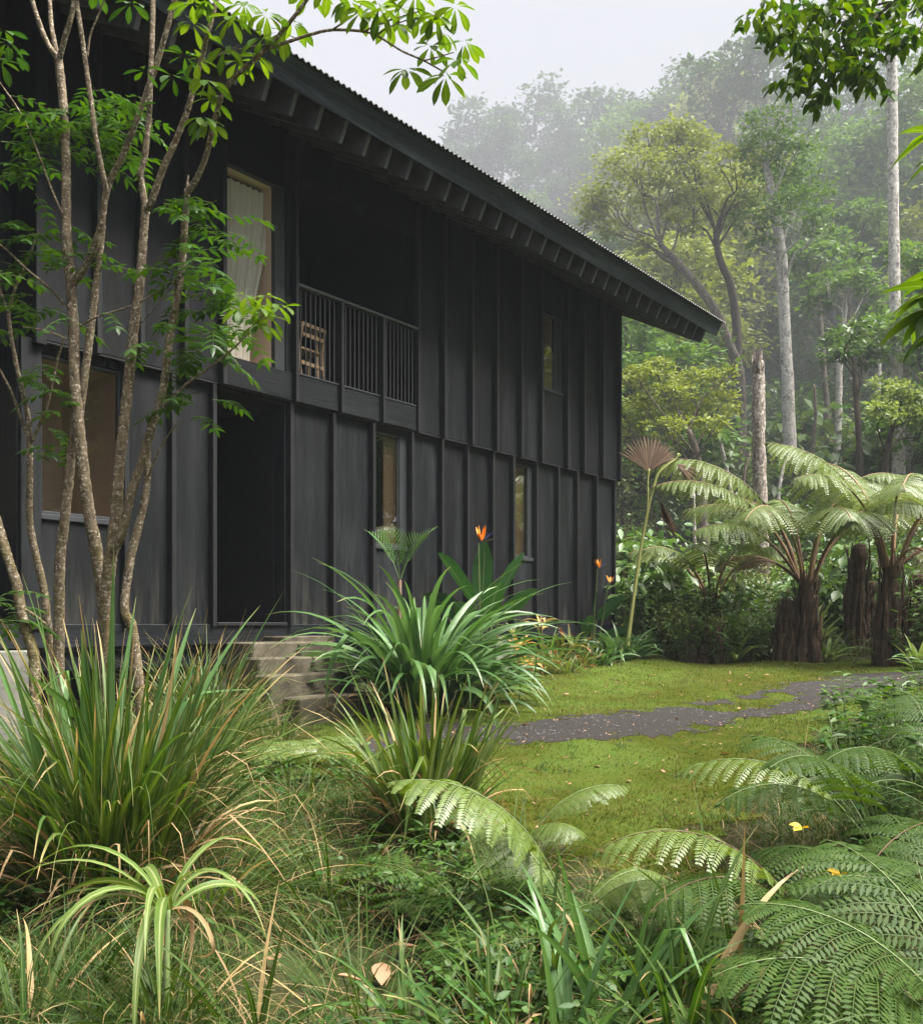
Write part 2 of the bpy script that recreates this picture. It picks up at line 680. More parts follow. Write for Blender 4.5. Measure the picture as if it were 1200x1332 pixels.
def S(x, d=0.0):
    """s on the plane d metres proud of the wall under photograph column x"""
    k = (x - HX) / F
    return (CT * (DW - d) + k * ST * (DW - d)) / (ST - k * CT)


def Zf(x, y, d=0.0):
    s = S(x, d)
    Y = ST * (DW - d) + CT * s
    return E + (HY - y) / F * Y


def HW(s, d, z):
    p = -N2 * (DW - d) + U2 * s
    return np.array([p[0], p[1], z])


char_v = char_mat("charred_timber_upright", 'z', 0.0075)
char_h = char_mat("charred_timber_level", 'x', 0.0095)
char_dk = plain_mat("charred_dark", (0.010, 0.010, 0.012), 0.6, 0.3, 8, 0.35, 0.2)
batten_m = plain_mat("charred_batten_shaded", (0.009, 0.0095, 0.011), 0.5, 0.35, 5, 0.45, 0.2, stretch=(8, 8, .6))  # shade of the fin side faces is put into this near-black base colour
fascia_m = char_mat("weathered_fascia", 'x', 0.038)
rafter_m = plain_mat("rafter_timber", (0.075, 0.076, 0.082), 0.55, 0.35, 5, 0.4, 0.2)
roof_m = plain_mat("roof_sheet", (0.05, 0.048, 0.046), 0.5, 0.4, 9, 0.5, 0.15)
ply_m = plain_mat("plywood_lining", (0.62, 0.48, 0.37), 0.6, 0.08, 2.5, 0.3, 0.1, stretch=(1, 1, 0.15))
conc_m = plain_mat("concrete", (0.17, 0.165, 0.145), 0.85, 0.45, 4, 0.3, 0.5)
step_m = plain_mat("mossy_concrete", (0.085, 0.074, 0.053), 0.9, 0.55, 4, 0.15, 0.5, dist=.012)
wood_m = plain_mat("pale_oak", (0.42, 0.29, 0.17), 0.5, 0.2, 4, 0.4, 0.1, stretch=(1, 1, 8))
rail_m = plain_mat("railing_steel", (0.05, 0.052, 0.058), 0.35, 0.15, 8, 0.6, 0.05)
sill_m = plain_mat("window_frame_paint", (0.035, 0.037, 0.042), 0.42, 0.15, 8, 0.5, 0.05)

gm, nd, lk, out = node_mat("window_glass")
fr = N_(nd, "Fresnel")
fr.inputs['IOR'].default_value = 1.5
tp = N_(nd, "BsdfTransparent")
tp.inputs['Color'].default_value = (0.92, 0.94, 0.92, 1)
gl = N_(nd, "BsdfGlossy")
gl.inputs['Roughness'].default_value = 0.0
mx = N_(nd, "MixShader")
mlt = N_(nd, "Math", operation='MULTIPLY')
mlt.inputs[1].default_value = 0.75
lk.new(fr.outputs[0], mlt.inputs[0])
lk.new(mlt.outputs[0], mx.inputs[0])
lk.new(tp.outputs[0], mx.inputs[1])
lk.new(gl.outputs[0], mx.inputs[2])
lk.new(mx.outputs[0], out.inputs['Surface'])
glass_m = gm

cm, nd, lk, out = node_mat("sheer_curtain")
df = N_(nd, "BsdfDiffuse")
df.inputs['Color'].default_value = (0.9, 0.87, 0.8, 1)
tr = N_(nd, "BsdfTranslucent")
tr.inputs['Color'].default_value = (0.85, 0.8, 0.68, 1)
mx = N_(nd, "MixShader")
mx.inputs[0].default_value = 0.4
lk.new(df.outputs[0], mx.inputs[1])
lk.new(tr.outputs[0], mx.inputs[2])
lk.new(mx.outputs[0], out.inputs['Surface'])
curtain_m = cm

hroot = thing("timber_house", "two storey house clad in charred black boards under a long corrugated roof", "house",
              HW(0, 0, 0), math.atan2(CT, ST))


def hp(g, name, mat, parent=None, smooth=False):
    return g.build(name, mat, parent if parent is not None else hroot, local=True, smooth=smooth)


def hbox(name, mat, lo, hi, parent=None, bev=0.004):
    g = Geo()
    box(g, lo, hi, bev)
    return hp(g, name, mat, parent)


S_END = S(797)                        # corner of the lower wall
S_ENDU = S(804, 0.07)
S_REC = S(58, 0.07)                   # the front steps back beyond this
S0 = -2.5
ZF = E + 0.02                         # floor
ZB = E + 2.5                          # foot of the upper storey
ZT = E + 5.85                         # wall head
DU = 0.07                             # upper boards stand this far out


def wall(name, s0, s1, z0, z1, y0, y1, ops, cuts, mat):
    """boards between cuts, with openings (sa, sb, za, zb)"""
    g = Geo()
    xs = sorted({round(v, 4) for v in [s0, s1] + [c for c in cuts if s0 < c < s1] + [e for o in ops for e in o[:2]]})
    for a, b in zip(xs[:-1], xs[1:]):
        if b - a < 0.005:
            continue
        mid = 0.5 * (a + b)
        segs = [(z0, z1)]
        for o in ops:
            if o[0] < mid < o[1]:
                n = []
                for p0, p1 in segs:
                    if o[2] > p0:
                        n.append((p0, min(p1, o[2])))
                    if o[3] < p1:
                        n.append((max(p0, o[3]), p1))
                segs = [q for q in n if q[1] - q[0] > 0.01]
        for p0, p1 in segs:
            box(g, (a, y0, p0), (b, y1, p1), 0.003)
    return hp(g, name, mat)


# openings -----------------------------------------------------------------
def opn(xa, xb, ya, yb, d):
    xm = xa
    return (S(xa, d), S(xb, d), Zf(xm, yb, d), Zf(xm, ya, d))


W_TALL = (S(290, DU), S(372, DU), Zf(290, 466, DU), Zf(290, 207, DU))
W_SLIT = (S(701, DU), S(733, DU), Zf(706, 503, DU), Zf(706, 404, DU))
BALC = (S(386, DU), S(540, DU), Zf(540, 530, DU), ZB + 2.55)
DOOR = (S(278), S(370), ZF - 0.02, ZB - 0.04)
W_BIG = (S(52), S(160), Zf(54, 668), ZB - 0.10)
W_MID = (S(482), S(531), Zf(486, 708), ZB - 0.10)
W_LOW = (S(664), S(693), Zf(669, 724), ZB - 0.10)
PS = BALC[1] + .3
fin_u = [S(x, DU) for x in (124, 180, 237, 574, 610, 642, 674, 700.5, 734, 755.5, 780)]
fin_l = [S(x) for x in (160, 221, 430, 481.5, 532, 571, 604, 637, 663.5, 694, 722, 747, 772)]
wall("upper_cladding", S_REC, S_ENDU, ZB, ZT, -DU, 0.12, [W_TALL, W_SLIT, BALC], fin_u, char_v)
wall("lower_cladding", S(22), S_END, E - 0.25, ZB - 0.004, 0.0, 0.18, [DOOR, W_BIG, W_MID, W_LOW], fin_l, char_v)
# set-back bay beyond the corner
wall("upper_cladding", S0, S_REC, ZB - 0.02, ZT, 0.32, 0.45, [], [S0 + k * 0.42 for k in range(1, 9)], char_v)
W_REC = (S0 + 0.6, S(13, -0.32), Zf(5, 690, -0.32), ZB - 0.25)
wall("lower_cladding", S0, S(22) - 0.002, E - 0.25, ZB - 0.024, 0.38, 0.50, [W_REC], [S(16, -0.38)], char_v)
hbox("corner_post", char_v, (S(24), -0.05, E - 0.05), (S(52) - 0.01, 0.37, ZB - 0.006))
hbox("corner_fin", char_v, (S_REC - 0.10, -DU - 0.05, ZB - 0.06), (S_REC - 0.002, 0.31, ZT))
for k in range(4):
    s = S_REC - 0.45 - 0.42 * k
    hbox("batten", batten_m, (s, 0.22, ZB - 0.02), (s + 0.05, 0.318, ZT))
# battens
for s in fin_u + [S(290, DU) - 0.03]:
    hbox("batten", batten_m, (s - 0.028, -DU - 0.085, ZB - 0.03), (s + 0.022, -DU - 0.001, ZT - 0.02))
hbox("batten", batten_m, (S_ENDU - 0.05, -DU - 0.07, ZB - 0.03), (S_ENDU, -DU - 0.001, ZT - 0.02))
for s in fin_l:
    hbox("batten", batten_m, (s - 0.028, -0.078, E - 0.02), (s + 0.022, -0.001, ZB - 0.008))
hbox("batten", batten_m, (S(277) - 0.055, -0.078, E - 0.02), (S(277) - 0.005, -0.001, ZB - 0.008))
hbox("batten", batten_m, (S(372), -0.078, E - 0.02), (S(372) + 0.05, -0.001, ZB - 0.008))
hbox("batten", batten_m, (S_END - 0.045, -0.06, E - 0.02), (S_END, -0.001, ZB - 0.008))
# balcony front: fins through the band and the posts above
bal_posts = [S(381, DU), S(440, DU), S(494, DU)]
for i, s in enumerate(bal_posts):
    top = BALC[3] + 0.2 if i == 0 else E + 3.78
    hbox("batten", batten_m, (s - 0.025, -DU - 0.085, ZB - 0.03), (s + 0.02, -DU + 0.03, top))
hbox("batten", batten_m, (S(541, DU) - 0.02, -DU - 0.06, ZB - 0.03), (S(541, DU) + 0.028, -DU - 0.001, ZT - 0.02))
# level band boards under window and balcony
prev = S(290, DU)
for s in bal_posts + [S(541, DU)]:
    hbox("band_board", char_h, (prev + 0.03, -DU - 0.03, ZB - 0.012), (s - 0.03, -DU - 0.002, BALC[2]))
    prev = s
# flashing lip at the foot of the upper storey
hbox("drip_edge", char_dk, (S_REC, -DU - 0.01, ZB - 0.03), (S_ENDU, 0.10, ZB - 0.008))
# floor beam and underfloor
hbox("floor_beam", char_h, (S0, -0.03, E - 0.21), (S_END, 0.12, E - 0.0))
hbox("floor_beam", char_h, (S0, 0.05, E - 0.42), (S_END, 0.2, E - 0.215))
hbox("underfloor_skirt", char_dk, (S0, 1.1, E - 1.8), (S_END - 0.05, 1.2, E - 0.2))
hbox("floor_slab", char_dk, (S0, 0.19, E - 0.2), (S_END - 0.01, 6.4, E - 0.0))
for xi, yy in ((12, 0.0), (300, 0.25), (652, -0.02)):
    s = S(xi)
    hbox("concrete_pier", conc_m, (s - 0.22, yy - 0.05, E - 1.6), (s + 0.22, yy + 0.5, E - 0.19 if xi == 652 else E - 0.225), None, 0.015)
# far walls; the rear is left open beyond the partition to brighten the rooms
hbox("end_wall", char_v, (S_END - 0.14, 0.19, E - 0.25), (S_END, 6.5, ZT + 0.3))
hbox("rear_wall", char_v, (S0, 6.4, E - 0.25), (PS + .09, 6.52, ZT))
hbox("rear_wall", char_v, (PS + .09, 6.4, ZB - 0.1), (S_END, 6.52, ZB + 0.3))
hbox("upper_floor", char_dk, (S0, 0.6, ZB - 0.02), (S_END - 0.15, 6.39, ZB + 0.2))
hbox("partition_wall", char_dk, (S0, 2.6, E + 0.01), (PS - .01, 2.7, ZT - 0.02))
hbox("partition_wall", ply_m, (PS, 0.2, E + 0.01), (PS + .08, 6.3, ZB - 0.03))
hbox("partition_wall", ply_m, (PS, 0.2, ZB + 0.21), (PS + .08, 6.3, ZT - 0.02))
hbox("attic_floor", char_dk, (S0, 0.0, ZT + 0.004), (S_END - 0.15, 6.39, ZT + 0.08))


# windows ------------------------------------------------------------------
def lining(g, s0, s1, z0, z1, y0, y1, t=0.03, back=True):
    box(g, (s0, y0, z0 - t), (s1, y1, z0), 0.002)
    box(g, (s0, y0, z1), (s1, y1, z1 + t), 0.002)
    box(g, (s0 - t, y0, z0 - t), (s0 - 0.001, y1, z1 + t), 0.002)
    box(g, (s1 + 0.001, y0, z0 - t), (s1 + t, y1, z1 + t), 0.002)
    if back:
        box(g, (s0 - t, y1 + 0.001, z0 - t), (s1 + t, y1 + t, z1 + t), 0.002)


def window(o, yout, fw, depth, sill=True, fright=None, room=None, glass=True, back=True, lin=None):
    s0, s1, z0, z1 = o
    fr_ = fright if fright is not None else fw
    g = Geo()
    ya, yb = yout - 0.005, yout + 0.06
    box(g, (s0 + 0.001, ya, z0), (s0 + fw, yb, z1 - 0.001))
    box(g, (s1 - fr_, ya, z0), (s1 - 0.001, yb, z1 - 0.001))
    box(g, (s0 + fw, ya + 0.002, z0), (s1 - fr_, yb, z0 + fw))
    box(g, (s0 + fw, ya + 0.002, z1 - fw), (s1 - fr_, yb, z1 - 0.001))
    w = hp(g, "window", sill_m)
    if glass:
        g = Geo()
        box(g, (s0 + fw, yout + 0.022, z0 + fw), (s1 - fr_, yout + 0.028, z1 - fw), 0.0005)
        hp(g, "pane", glass_m, w)
    g = Geo()
    r = room or (s0 + fw, s1 - fr_, z0 + fw, z1 - fw)
    lining(g, *r, yb + 0.001, yout + depth, 0.03, back)
    hp(g, "lining", lin or ply_m, w)
    if sill:
        hbox("sill", sill_m, (s0 - 0.01, yout - 0.05, z0 - 0.05), (s1 - 0.03, yout + 0.02, z0 - 0.002), w)
    return w


ft = S(372, DU) - S(359, DU)
window(W_TALL, -DU + 0.02, 0.012, 1.25, False, ft, None, False)
window(W_SLIT, -DU + 0.03, 0.02, 0.17, True, S(733, DU) - S(724, DU), None, True, False)
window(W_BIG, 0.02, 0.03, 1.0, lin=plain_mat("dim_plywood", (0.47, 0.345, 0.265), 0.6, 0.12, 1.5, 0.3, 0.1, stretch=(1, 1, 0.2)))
window(W_MID, 0.02, 0.03, 0.17, True, S(531) - S(521), None, True, False)
window(W_LOW, 0.02, 0.03, 0.17, True, S(693) - S(687), None, True, False)
hbox("room_lining", ply_m, (S_END - 0.20, 0.20, E + 0.02), (S_END - 0.145, 6.3, ZB - 0.03))
hbox("room_lining", ply_m, (S_END - 0.20, 0.20, ZB + 0.22), (S_END - 0.145, 6.3, ZT - 0.02))
window(W_REC, 0.40, 0.03, 0.6)

# added tan panels just behind the narrow panes stand in for lit interior wood
panel_m = plain_mat("added_panel_tan", (0.60, 0.40, 0.24), 0.6, 0.12, 3, 0.3, 0.15, stretch=(6, 6, .5))


def added_panel(o, yout, f0, f1, w):
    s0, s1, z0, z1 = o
    hbox("added_panel", panel_m, (s0 + (s1 - s0) * f0, yout + 0.085, z0 + 0.03), (s0 + (s1 - s0) * f1, yout + 0.105, z1 - 0.03), w)


added_panel(W_SLIT, -DU + 0.03, .02, .98, bpy.data.objects["window.001"])
added_panel(W_MID, 0.02, .50, .98, bpy.data.objects["window.003"])
added_panel(W_LOW, 0.02, .45, .98, bpy.data.objects["window.004"])

# doorway
d0, d1, dz0, dz1 = DOOR
hbox("doorway_side", char_dk, (d0 - 0.12, 0.181, E - 0.02), (d0, 1.3, dz1))
hbox("doorway_side", char_dk, (d1, 0.181, E - 0.02), (d1 + 0.12, 1.3, dz1))
hbox("doorway_ceiling", char_dk, (d0 - 0.12, 0.0, dz1 - 0.02), (d1 + 0.12, 1.3, dz1 + 0.03))
dr = hbox("door", char_v, (d0 + 0.01, 1.22, E + 0.01), (d1 - 0.30, 1.27, dz1 - 0.025))
hbox("handle", rail_m, (d1 - 0.42, 1.17, E + 0.95), (d1 - 0.39, 1.215, E + 1.15), dr)
hbox("door_side_panel", char_v, (d1 - 0.298, 1.20, E + 0.01), (d1 - 0.002, 1.27, dz1 - 0.025))
hbox("threshold", char_dk, (d0 + 0.005, -0.06, E - 0.015), (d1 - 0.005, 0.3, E + 0.02))

# balcony recess
b0, b1, bz0, bz1 = BALC
hbox("balcony_floor", char_dk, (b0 - 0.05, 0.121, ZB + 0.21), (b1 + 0.05, 1.9, ZB + 0.26))
hbox("balcony_wall", char_dk, (b0 - 0.14, 0.121, ZB + 0.2), (b0 - 0.02, 1.9, ZT))
hbox("balcony_wall", char_dk, (b1 + 0.02, 0.121, ZB + 0.2), (b1 + 0.14, 1.9, ZT))
hbox("balcony_wall", char_v, (b0 - 0.14, 1.9, ZB + 0.2), (b1 + 0.14, 2.0, ZT))
hbox("balcony_ceiling", char_dk, (b0 - 0.01, 0.121, bz1 + 0.05), (b1 + 0.01, 1.9, bz1 + 0.1))
RT = E + 3.79
rl = hbox("railing", rail_m, (bal_posts[0] + 0.02, -DU - 0.075, RT - 0.02), (S(540, DU) - 0.02, -DU + 0.005, RT + 0.012))
rb = hbox("bottom_rail", rail_m, (bal_posts[0] + 0.02, -DU - 0.04, BALC[2] + 0.001), (S(540, DU) - 0.02, -DU - 0.008, BALC[2] + 0.02), rl)
for a, b in zip(bal_posts, bal_posts[1:] + [S(540, DU)]):
    n = 9
    for k in range(1, n):
        s = a + 0.02 + (b - a - 0.04) * k / n
        hbox("baluster", rail_m, (s - 0.005, -DU - 0.032, BALC[2] + 0.021), (s + 0.005, -DU - 0.018, RT - 0.021), rl, 0.001)

# roof -----------------------------------------------------------------------
PH = radians(27)
O_E = 1.30
ZE = Zf(700, 303, O_E)          # foot of the fascia
R0, R1 = -2.9, S(929, O_E)


def slope(s, a, p):
    return (s, -O_E + a * cos(PH) - p * sin(PH), ZE + a * sin(PH) + p * cos(PH))


def sbox(g, s0, s1, a0, a1, p0, p1, bev=0.004):
    t = Geo()
    box(t, (s0, a0, p0), (s1, a1, p1), bev)
    v = np.concatenate(t.v)
    s, a, p = v[:, 0], v[:, 1], v[:, 2]
    vv = np.stack([s, -O_E + a * cos(PH) - p * sin(PH), ZE + a * sin(PH) + p * cos(PH)], -1)
    g.add(vv, t.q[0], t.t[0])


RUN = (3.2 + O_E) / cos(PH)     # eave to ridge along the slope
g = Geo()
wl_ = 0.077
ns = int((R1 - R0 + 0.1) / wl_) * 8
ss = np.linspace(R0 - 0.05, R1 + 0.05, ns)
pr = 0.262 + 0.011 * np.cos(ss * 2 * pi / wl_)
for a0, a1, th in ((-0.075, RUN, 0.0), (-0.075, RUN, -0.006)):
    A = np.array([slope(s, a0, p + th) for s, p in zip(ss, pr)])
    B = np.array([slope(s, a1, p + th) for s, p in zip(ss, pr)])
    C = np.array([slope(s, a1, p + th) for s, p in zip(ss, pr)])
    C[:, 1] += 2 * RUN * cos(PH) * 0 + RUN * cos(PH)
    C[:, 2] -= RUN * sin(PH)
    v = np.concatenate([A, B, C])
    i = np.arange(ns - 1)
    q = np.concatenate([np.stack([i, i + 1, i + 1 + ns, i + ns], -1), np.stack([i + ns, i + 1 + ns, i + 1 + 2 * ns, i + 2 * ns], -1)])
    if th < 0:
        q = q[:, ::-1]
    g.add(v, q)
# close the front lip of the sheet
A = np.array([slope(s, -0.075, p) for s, p in zip(ss, pr)])
B = np.array([slope(s, -0.075, p - 0.006) for s, p in zip(ss, pr)])
i = np.arange(ns - 1)
g.add(np.concatenate([A, B]), np.stack([i, i + ns, i + 1 + ns, i + 1], -1))
roof = hp(g, "roof", roof_m, None, True)
g = Geo()
sbox(g, R0, R1 - 0.03, 0.002, RUN, 0.205, 0.235)
hp(g, "soffit_deck", char_dk, roof)
g = Geo()
sbox(g, R0, R1, -0.032, 0.0, 0.0, 0.245, 0.006)
hp(g, "fascia", fascia_m, roof)
g = Geo()
sbox(g, R1 - 0.03, R1, 0.004, RUN, 0.02, 0.203, 0.004)
hp(g, "verge_board", fascia_m, roof)
s = R1 - 0.36
k = 0
while s > R0 + 0.1:
    g = Geo()
    far = s > S_ENDU - 0.05
    sbox(g, s - 0.024, s + 0.024, 0.012, RUN - 0.05 if far else (O_E + 0.0) / cos(PH), -0.215, 0.203)
    hp(g, "rafter", rafter_m, roof)
    s -= 0.336
    k += 1
# wall plate under the rafters and gable triangle
hbox("wall_plate", char_dk, (S_REC, -DU - 0.05, ZT - 0.25), (S_ENDU + 0.05, -DU - 0.002, ZT + 0.02))
g = Geo()
zr = ZE + RUN * sin(PH)
yr = -O_E + RUN * cos(PH)
xe0, xe1 = S_END - 0.13, S_END - 0.01
tv = [(-0.0, ZT - 0.1), (6.4, ZT - 0.1), (yr, zr + 0.05)]
v = [(xe0, y, z) for y, z in tv] + [(xe1, y, z) for y, z in tv]
g.add(v, [(0, 1, 4, 3), (1, 2, 5, 4), (2, 0, 3, 5)], [(0, 2, 1), (3, 4, 5)])
hp(g, "gable_wall", char_v)

# things in and on the house ---------------------------------------------------
rz_h = math.atan2(CT, ST)


def hloc(s, y, z):
    return HW(s, -y, z)


def pbox(g, lo, hi, bev=0.004):
    box(g, lo, hi, bev)


# curtain (hangs inside the tall window)
c0, c1 = W_TALL[0] + 0.03, S(343, DU) + 0.24
ztop, zbot = W_TALL[3] - 0.06, W_TALL[2] + 0.05
cur = thing("curtain", "sheer cream curtain drawn to one side inside the tall upstairs window", "curtain", hloc(c0, 0.12, zbot), rz_h)
g = Geo()
nu, nv = 120, 30
U, V = np.meshgrid(np.linspace(0, 1, nu), np.linspace(0, 1, nv))
wid = (c1 - c0) * (1 - 0.40 * np.sin(V * pi * 0.5) ** 2.2)
fx = U * wid
fy = 0.035 * np.sin(U * 2 * pi * 9 + 0.6 * np.sin(V * 3)) * (0.5 + 0.5 * V) + 0.012 * np.sin(U * 2 * pi * 23 + 2 * V)
fz = (1 - V) * (ztop - zbot)
i, j = np.meshgrid(np.arange(nv - 1), np.arange(nu - 1), indexing='ij')
a = i * nu + j
g.add(np.stack([fx, fy, fz], -1), np.stack([a, a + 1, a + nu + 1, a + nu], -1).reshape(-1, 4))
g.build("curtain_cloth", curtain_m, cur, local=True)
g = Geo()
tube(g, [(-0.0, 0, ztop - zbot + 0.012), (W_TALL[1] - W_TALL[0] - 0.25, 0, ztop - zbot + 0.012)], 0.01, 8)
g.build("curtain_rod", sill_m, cur, local=True)

# balcony table and chair
zb = ZB + 0.26
tb = thing("wooden_table", "small pale wood table behind the balcony railing", "table", hloc(b0 + 0.32, 0.62, zb), rz_h)
g = Geo()
pbox(g, (-0.42, -0.38, 0.76), (0.42, 0.38, 0.785))
g.build("table_top", wood_m, tb, local=True, smooth=False)
for sx in (-1, 1):
    for sy in (-1, 1):
        g = Geo()
        tube(g, [(sx * 0.36, sy * 0.32, 0), (sx * 0.34, sy * 0.3, 0.758)], [0.018, 0.026], 10)
        g.build("leg", wood_m, tb, local=True)
chd = thing("wooden_chair", "pale wood slat chair tucked in at the balcony table", "chair", hloc(b0 + 0.42, 0.17, zb), rz_h + 0.1)
g = Geo()
pbox(g, (-0.22, -0.02, 0.43), (0.22, 0.22, 0.455))
g.build("seat", wood_m, chd, local=True, smooth=False)
for sx in (-1, 1):
    g = Geo()
    tube(g, catmull([(sx * 0.21, -0.06, 0), (sx * 0.2, -0.02, 0.4), (sx * 0.195, -0.07, 0.72)], 8), [0.019, 0.017, 0.014], 10)
    g.build("leg", wood_m, chd, local=True)
    g = Geo()
    tube(g, [(sx * 0.2, 0.2, 0), (sx * 0.195, 0.19, 0.428)], [0.015, 0.019], 10)
    g.build("leg", wood_m, chd, local=True)
for z in (0.24, 0.56, 0.68):
    g = Geo()
    pbox(g, (-0.19, -0.075 if z > .5 else -0.05, z), (0.19, -0.055 if z > .5 else -0.03, z + 0.045))
    g.build("backrest_slat" if z > .5 else "stretcher", wood_m, chd, local=True, smooth=False)

# steps --------------------------------------------------------------------------
tx = [(328, 434, 836), (336, 451, 857), (352, 463, 880), (390, 482, 908)]
dd = [0.62, 0.86, 1.10, 1.34]
st = thing("concrete_steps", "short flight of mossy concrete steps climbing to the dark doorway", "steps",
           HW(S(420, dd[0]), dd[0], E - 1.0), rz_h)
so = S(420, dd[0])
for i, ((xa, xb, yt), d) in enumerate(zip(tx, dd)):
    sa, sb = S(xa, d), S(xb, d)
    Y = ST * (DW - d) + CT * S(xa, d)
    zt = E + (HY - yt) / F * Y
    g = Geo()
    box(g, (sa - so, -(d - dd[0]) , -0.35), (sb - so, (dd[0] - 0.2) if i == 0 else (0.24 + 0.001 * i) - (d - dd[0]) - 0.003, zt - (E - 1.0)), 0.016)
    vv = g.v[0]
    g.v[0] = vv + (0.006 * np.sin(vv[:, [1, 2, 0]] * 23.0 + i)).astype(np.float32)
    g.build("step", step_m, st, local=True, smooth=False)
g = Geo()
box(g, (S(362, .3) - so, dd[0] - 0.4, -0.3), (S(428, .3) - so, dd[0] - 0.05, 1.0 - 0.13), 0.012)
g.build("landing", step_m, st, local=True, smooth=False)

# ------------------------------------------------------------------ ground
soil, nd, lk, out = node_mat("forest_soil")
tc = coords(nd)
n1 = noise(nd, lk, tc, 0.9, 6)
n2 = noise(nd, lk, tc, 14, 6, 0.7)
c = ramp(nd, lk, n2, [(0.3, (0.018, 0.016, 0.010)), (0.55, (0.045, 0.038, 0.022)), (0.75, (0.10, 0.08, 0.045))])
c = mixc(nd, lk, ramp(nd, lk, n1, [(0.4, 0.1), (0.65, 0.8)]), c, (0.035, 0.055, 0.014))
pb = N_(nd, "BsdfPrincipled")
lk.new(c, pb.inputs['Base Color'])
pb.inputs['Roughness'].default_value = 0.95
pb.inputs['Specular IOR Level'].default_value = 0.04
lk.new(bump(nd, lk, n2, 0.8, 0.03), pb.inputs['Normal'])
lk.new(pb.outputs[0], out.inputs['Surface'])

lawnm, nd, lk, out = node_mat("lawn_moss")
tc = coords(nd)
n1 = noise(nd, lk, tc, 0.7, 5)
n2 = noise(nd, lk, tc, 5, 6, 0.7)
n3 = noise(nd, lk, tc, 60, 4, 0.7)
c = ramp(nd, lk, n2, [(0.3, (0.022, 0.04, 0.003)), (0.52, (0.045, 0.058, 0.005)), (0.72, (0.075, 0.066, 0.018))])
c = mixc(nd, lk, ramp(nd, lk, n1, [(0.42, 0.0), (0.62, 0.6)]), c, (0.075, 0.125, 0.022))
c = mixc(nd, lk, ramp(nd, lk, n3, [(0.45, 0.0), (0.75, 0.45)]), c, (0.05, 0.06, 0.018))
pb = N_(nd, "BsdfPrincipled")
lk.new(c, pb.inputs['Base Color'])
pb.inputs['Roughness'].default_value = 0.95
pb.inputs['Specular IOR Level'].default_value = 0.04
lk.new(bump(nd, lk, n3, 0.9, 0.02), pb.inputs['Normal'])
lk.new(pb.outputs[0], out.inputs['Surface'])

pathm, nd, lk, out = node_mat("path_cinder")
tc = coords(nd)
n1 = noise(nd, lk, tc, 2.2, 5)
n3 = noise(nd, lk, tc, 70, 5, 0.75)
c = ramp(nd, lk, n3, [(0.3, (0.014, 0.0125, 0.012)), (0.55, (0.030, 0.027, 0.026)), (0.75, (0.065, 0.06, 0.057))])
c = mixc(nd, lk, ramp(nd, lk, n1, [(0.5, 0.0), (0.7, 0.6)]), c, (0.026, 0.023, 0.018))
pb = N_(nd, "BsdfPrincipled")
lk.new(c, pb.inputs['Base Color'])
pb.inputs['Roughness'].default_value = 0.9
pb.inputs['Specular IOR Level'].default_value = 0.12
lk.new(bump(nd, lk, n3, 0.7, 0.015), pb.inputs['Normal'])
lk.new(pb.outputs[0], out.inputs['Surface'])


def vnoise(X, Y, sc, seed=0):
    """cheap smooth value noise"""
    x, y = X * sc + 31.7 * seed, Y * sc + 17.3 * seed
    xi, yi = np.floor(x), np.floor(y)
    fx, fy = x - xi, y - yi
    fx, fy = fx * fx * (3 - 2 * fx), fy * fy * (3 - 2 * fy)
    h = lambda a, b: np.modf(np.sin(a * 127.1 + b * 311.7 + seed * 3.1) * 43758.5453)[0] % 1.0
    return (h(xi, yi) * (1 - fx) + h(xi + 1, yi) * fx) * (1 - fy) + (h(xi, yi + 1) * (1 - fx) + h(xi + 1, yi + 1) * fx) * fy


def in_poly(X, Y, poly):
    poly = np.asarray(poly)[:, :2]
    c = np.zeros(X.shape, bool)
    n = len(poly)
    for i in range(n):
        (x0, y0), (x1, y1) = poly[i], poly[(i + 1) % n]
        k = (y0 > Y) != (y1 > Y)
        with np.errstate(divide='ignore', invalid='ignore'):
            c ^= k & (X < (x1 - x0) * (Y - y0) / (y1 - y0 + 1e-12) + x0)
    return c


def poly_dist(X, Y, poly):
    poly = np.asarray(poly)[:, :2]
    d = np.full(X.shape, 1e9)
    n = len(poly)
    for i in range(n):
        a, b = poly[i], poly[(i + 1) % n]
        ab = b - a
        t = np.clip(((X - a[0]) * ab[0] + (Y - a[1]) * ab[1]) / max(ab @ ab, 1e-9), 0, 1)
        d = np.minimum(d, np.hypot(X - a[0] - t * ab[0], Y - a[1] - t * ab[1]))
    return np.where(in_poly(X, Y, poly), -d, d)


def sheet(name, X, Y, keep, lift, mat):
    ny, nx = X.shape
    Z = gz(X, Y) + lift
    a = (np.arange(ny - 1)[:, None] * nx + np.arange(nx - 1)[None]).ravel()
    q = np.stack([a, a + 1, a + nx + 1, a + nx], -1)
    k = (keep[:-1, :-1] & keep[1:, :-1] & keep[:-1, 1:] & keep[1:, 1:]).ravel()
    q = q[k]
    used, inv = np.unique(q, return_inverse=True)
    g = Geo()
    g.add(np.stack([X, Y, Z], -1).reshape(-1, 3)[used], inv.reshape(-1, 4))
    o = g.build(name, mat)
    return tag(o, kind='structure')


ys = np.concatenate([np.linspace(-40, 1, 24), np.arange(1.25, 24, 0.25), np.linspace(24.5, 60, 50), np.linspace(62, 200, 40)])
xs = np.concatenate([np.linspace(-160, -15, 30), np.arange(-14.5, 14.6, 0.25), np.linspace(15, 160, 30)])
X, Y = np.meshgrid(xs, ys)
sheet("ground", X, Y, np.ones(X.shape, bool), 0.0, soil)

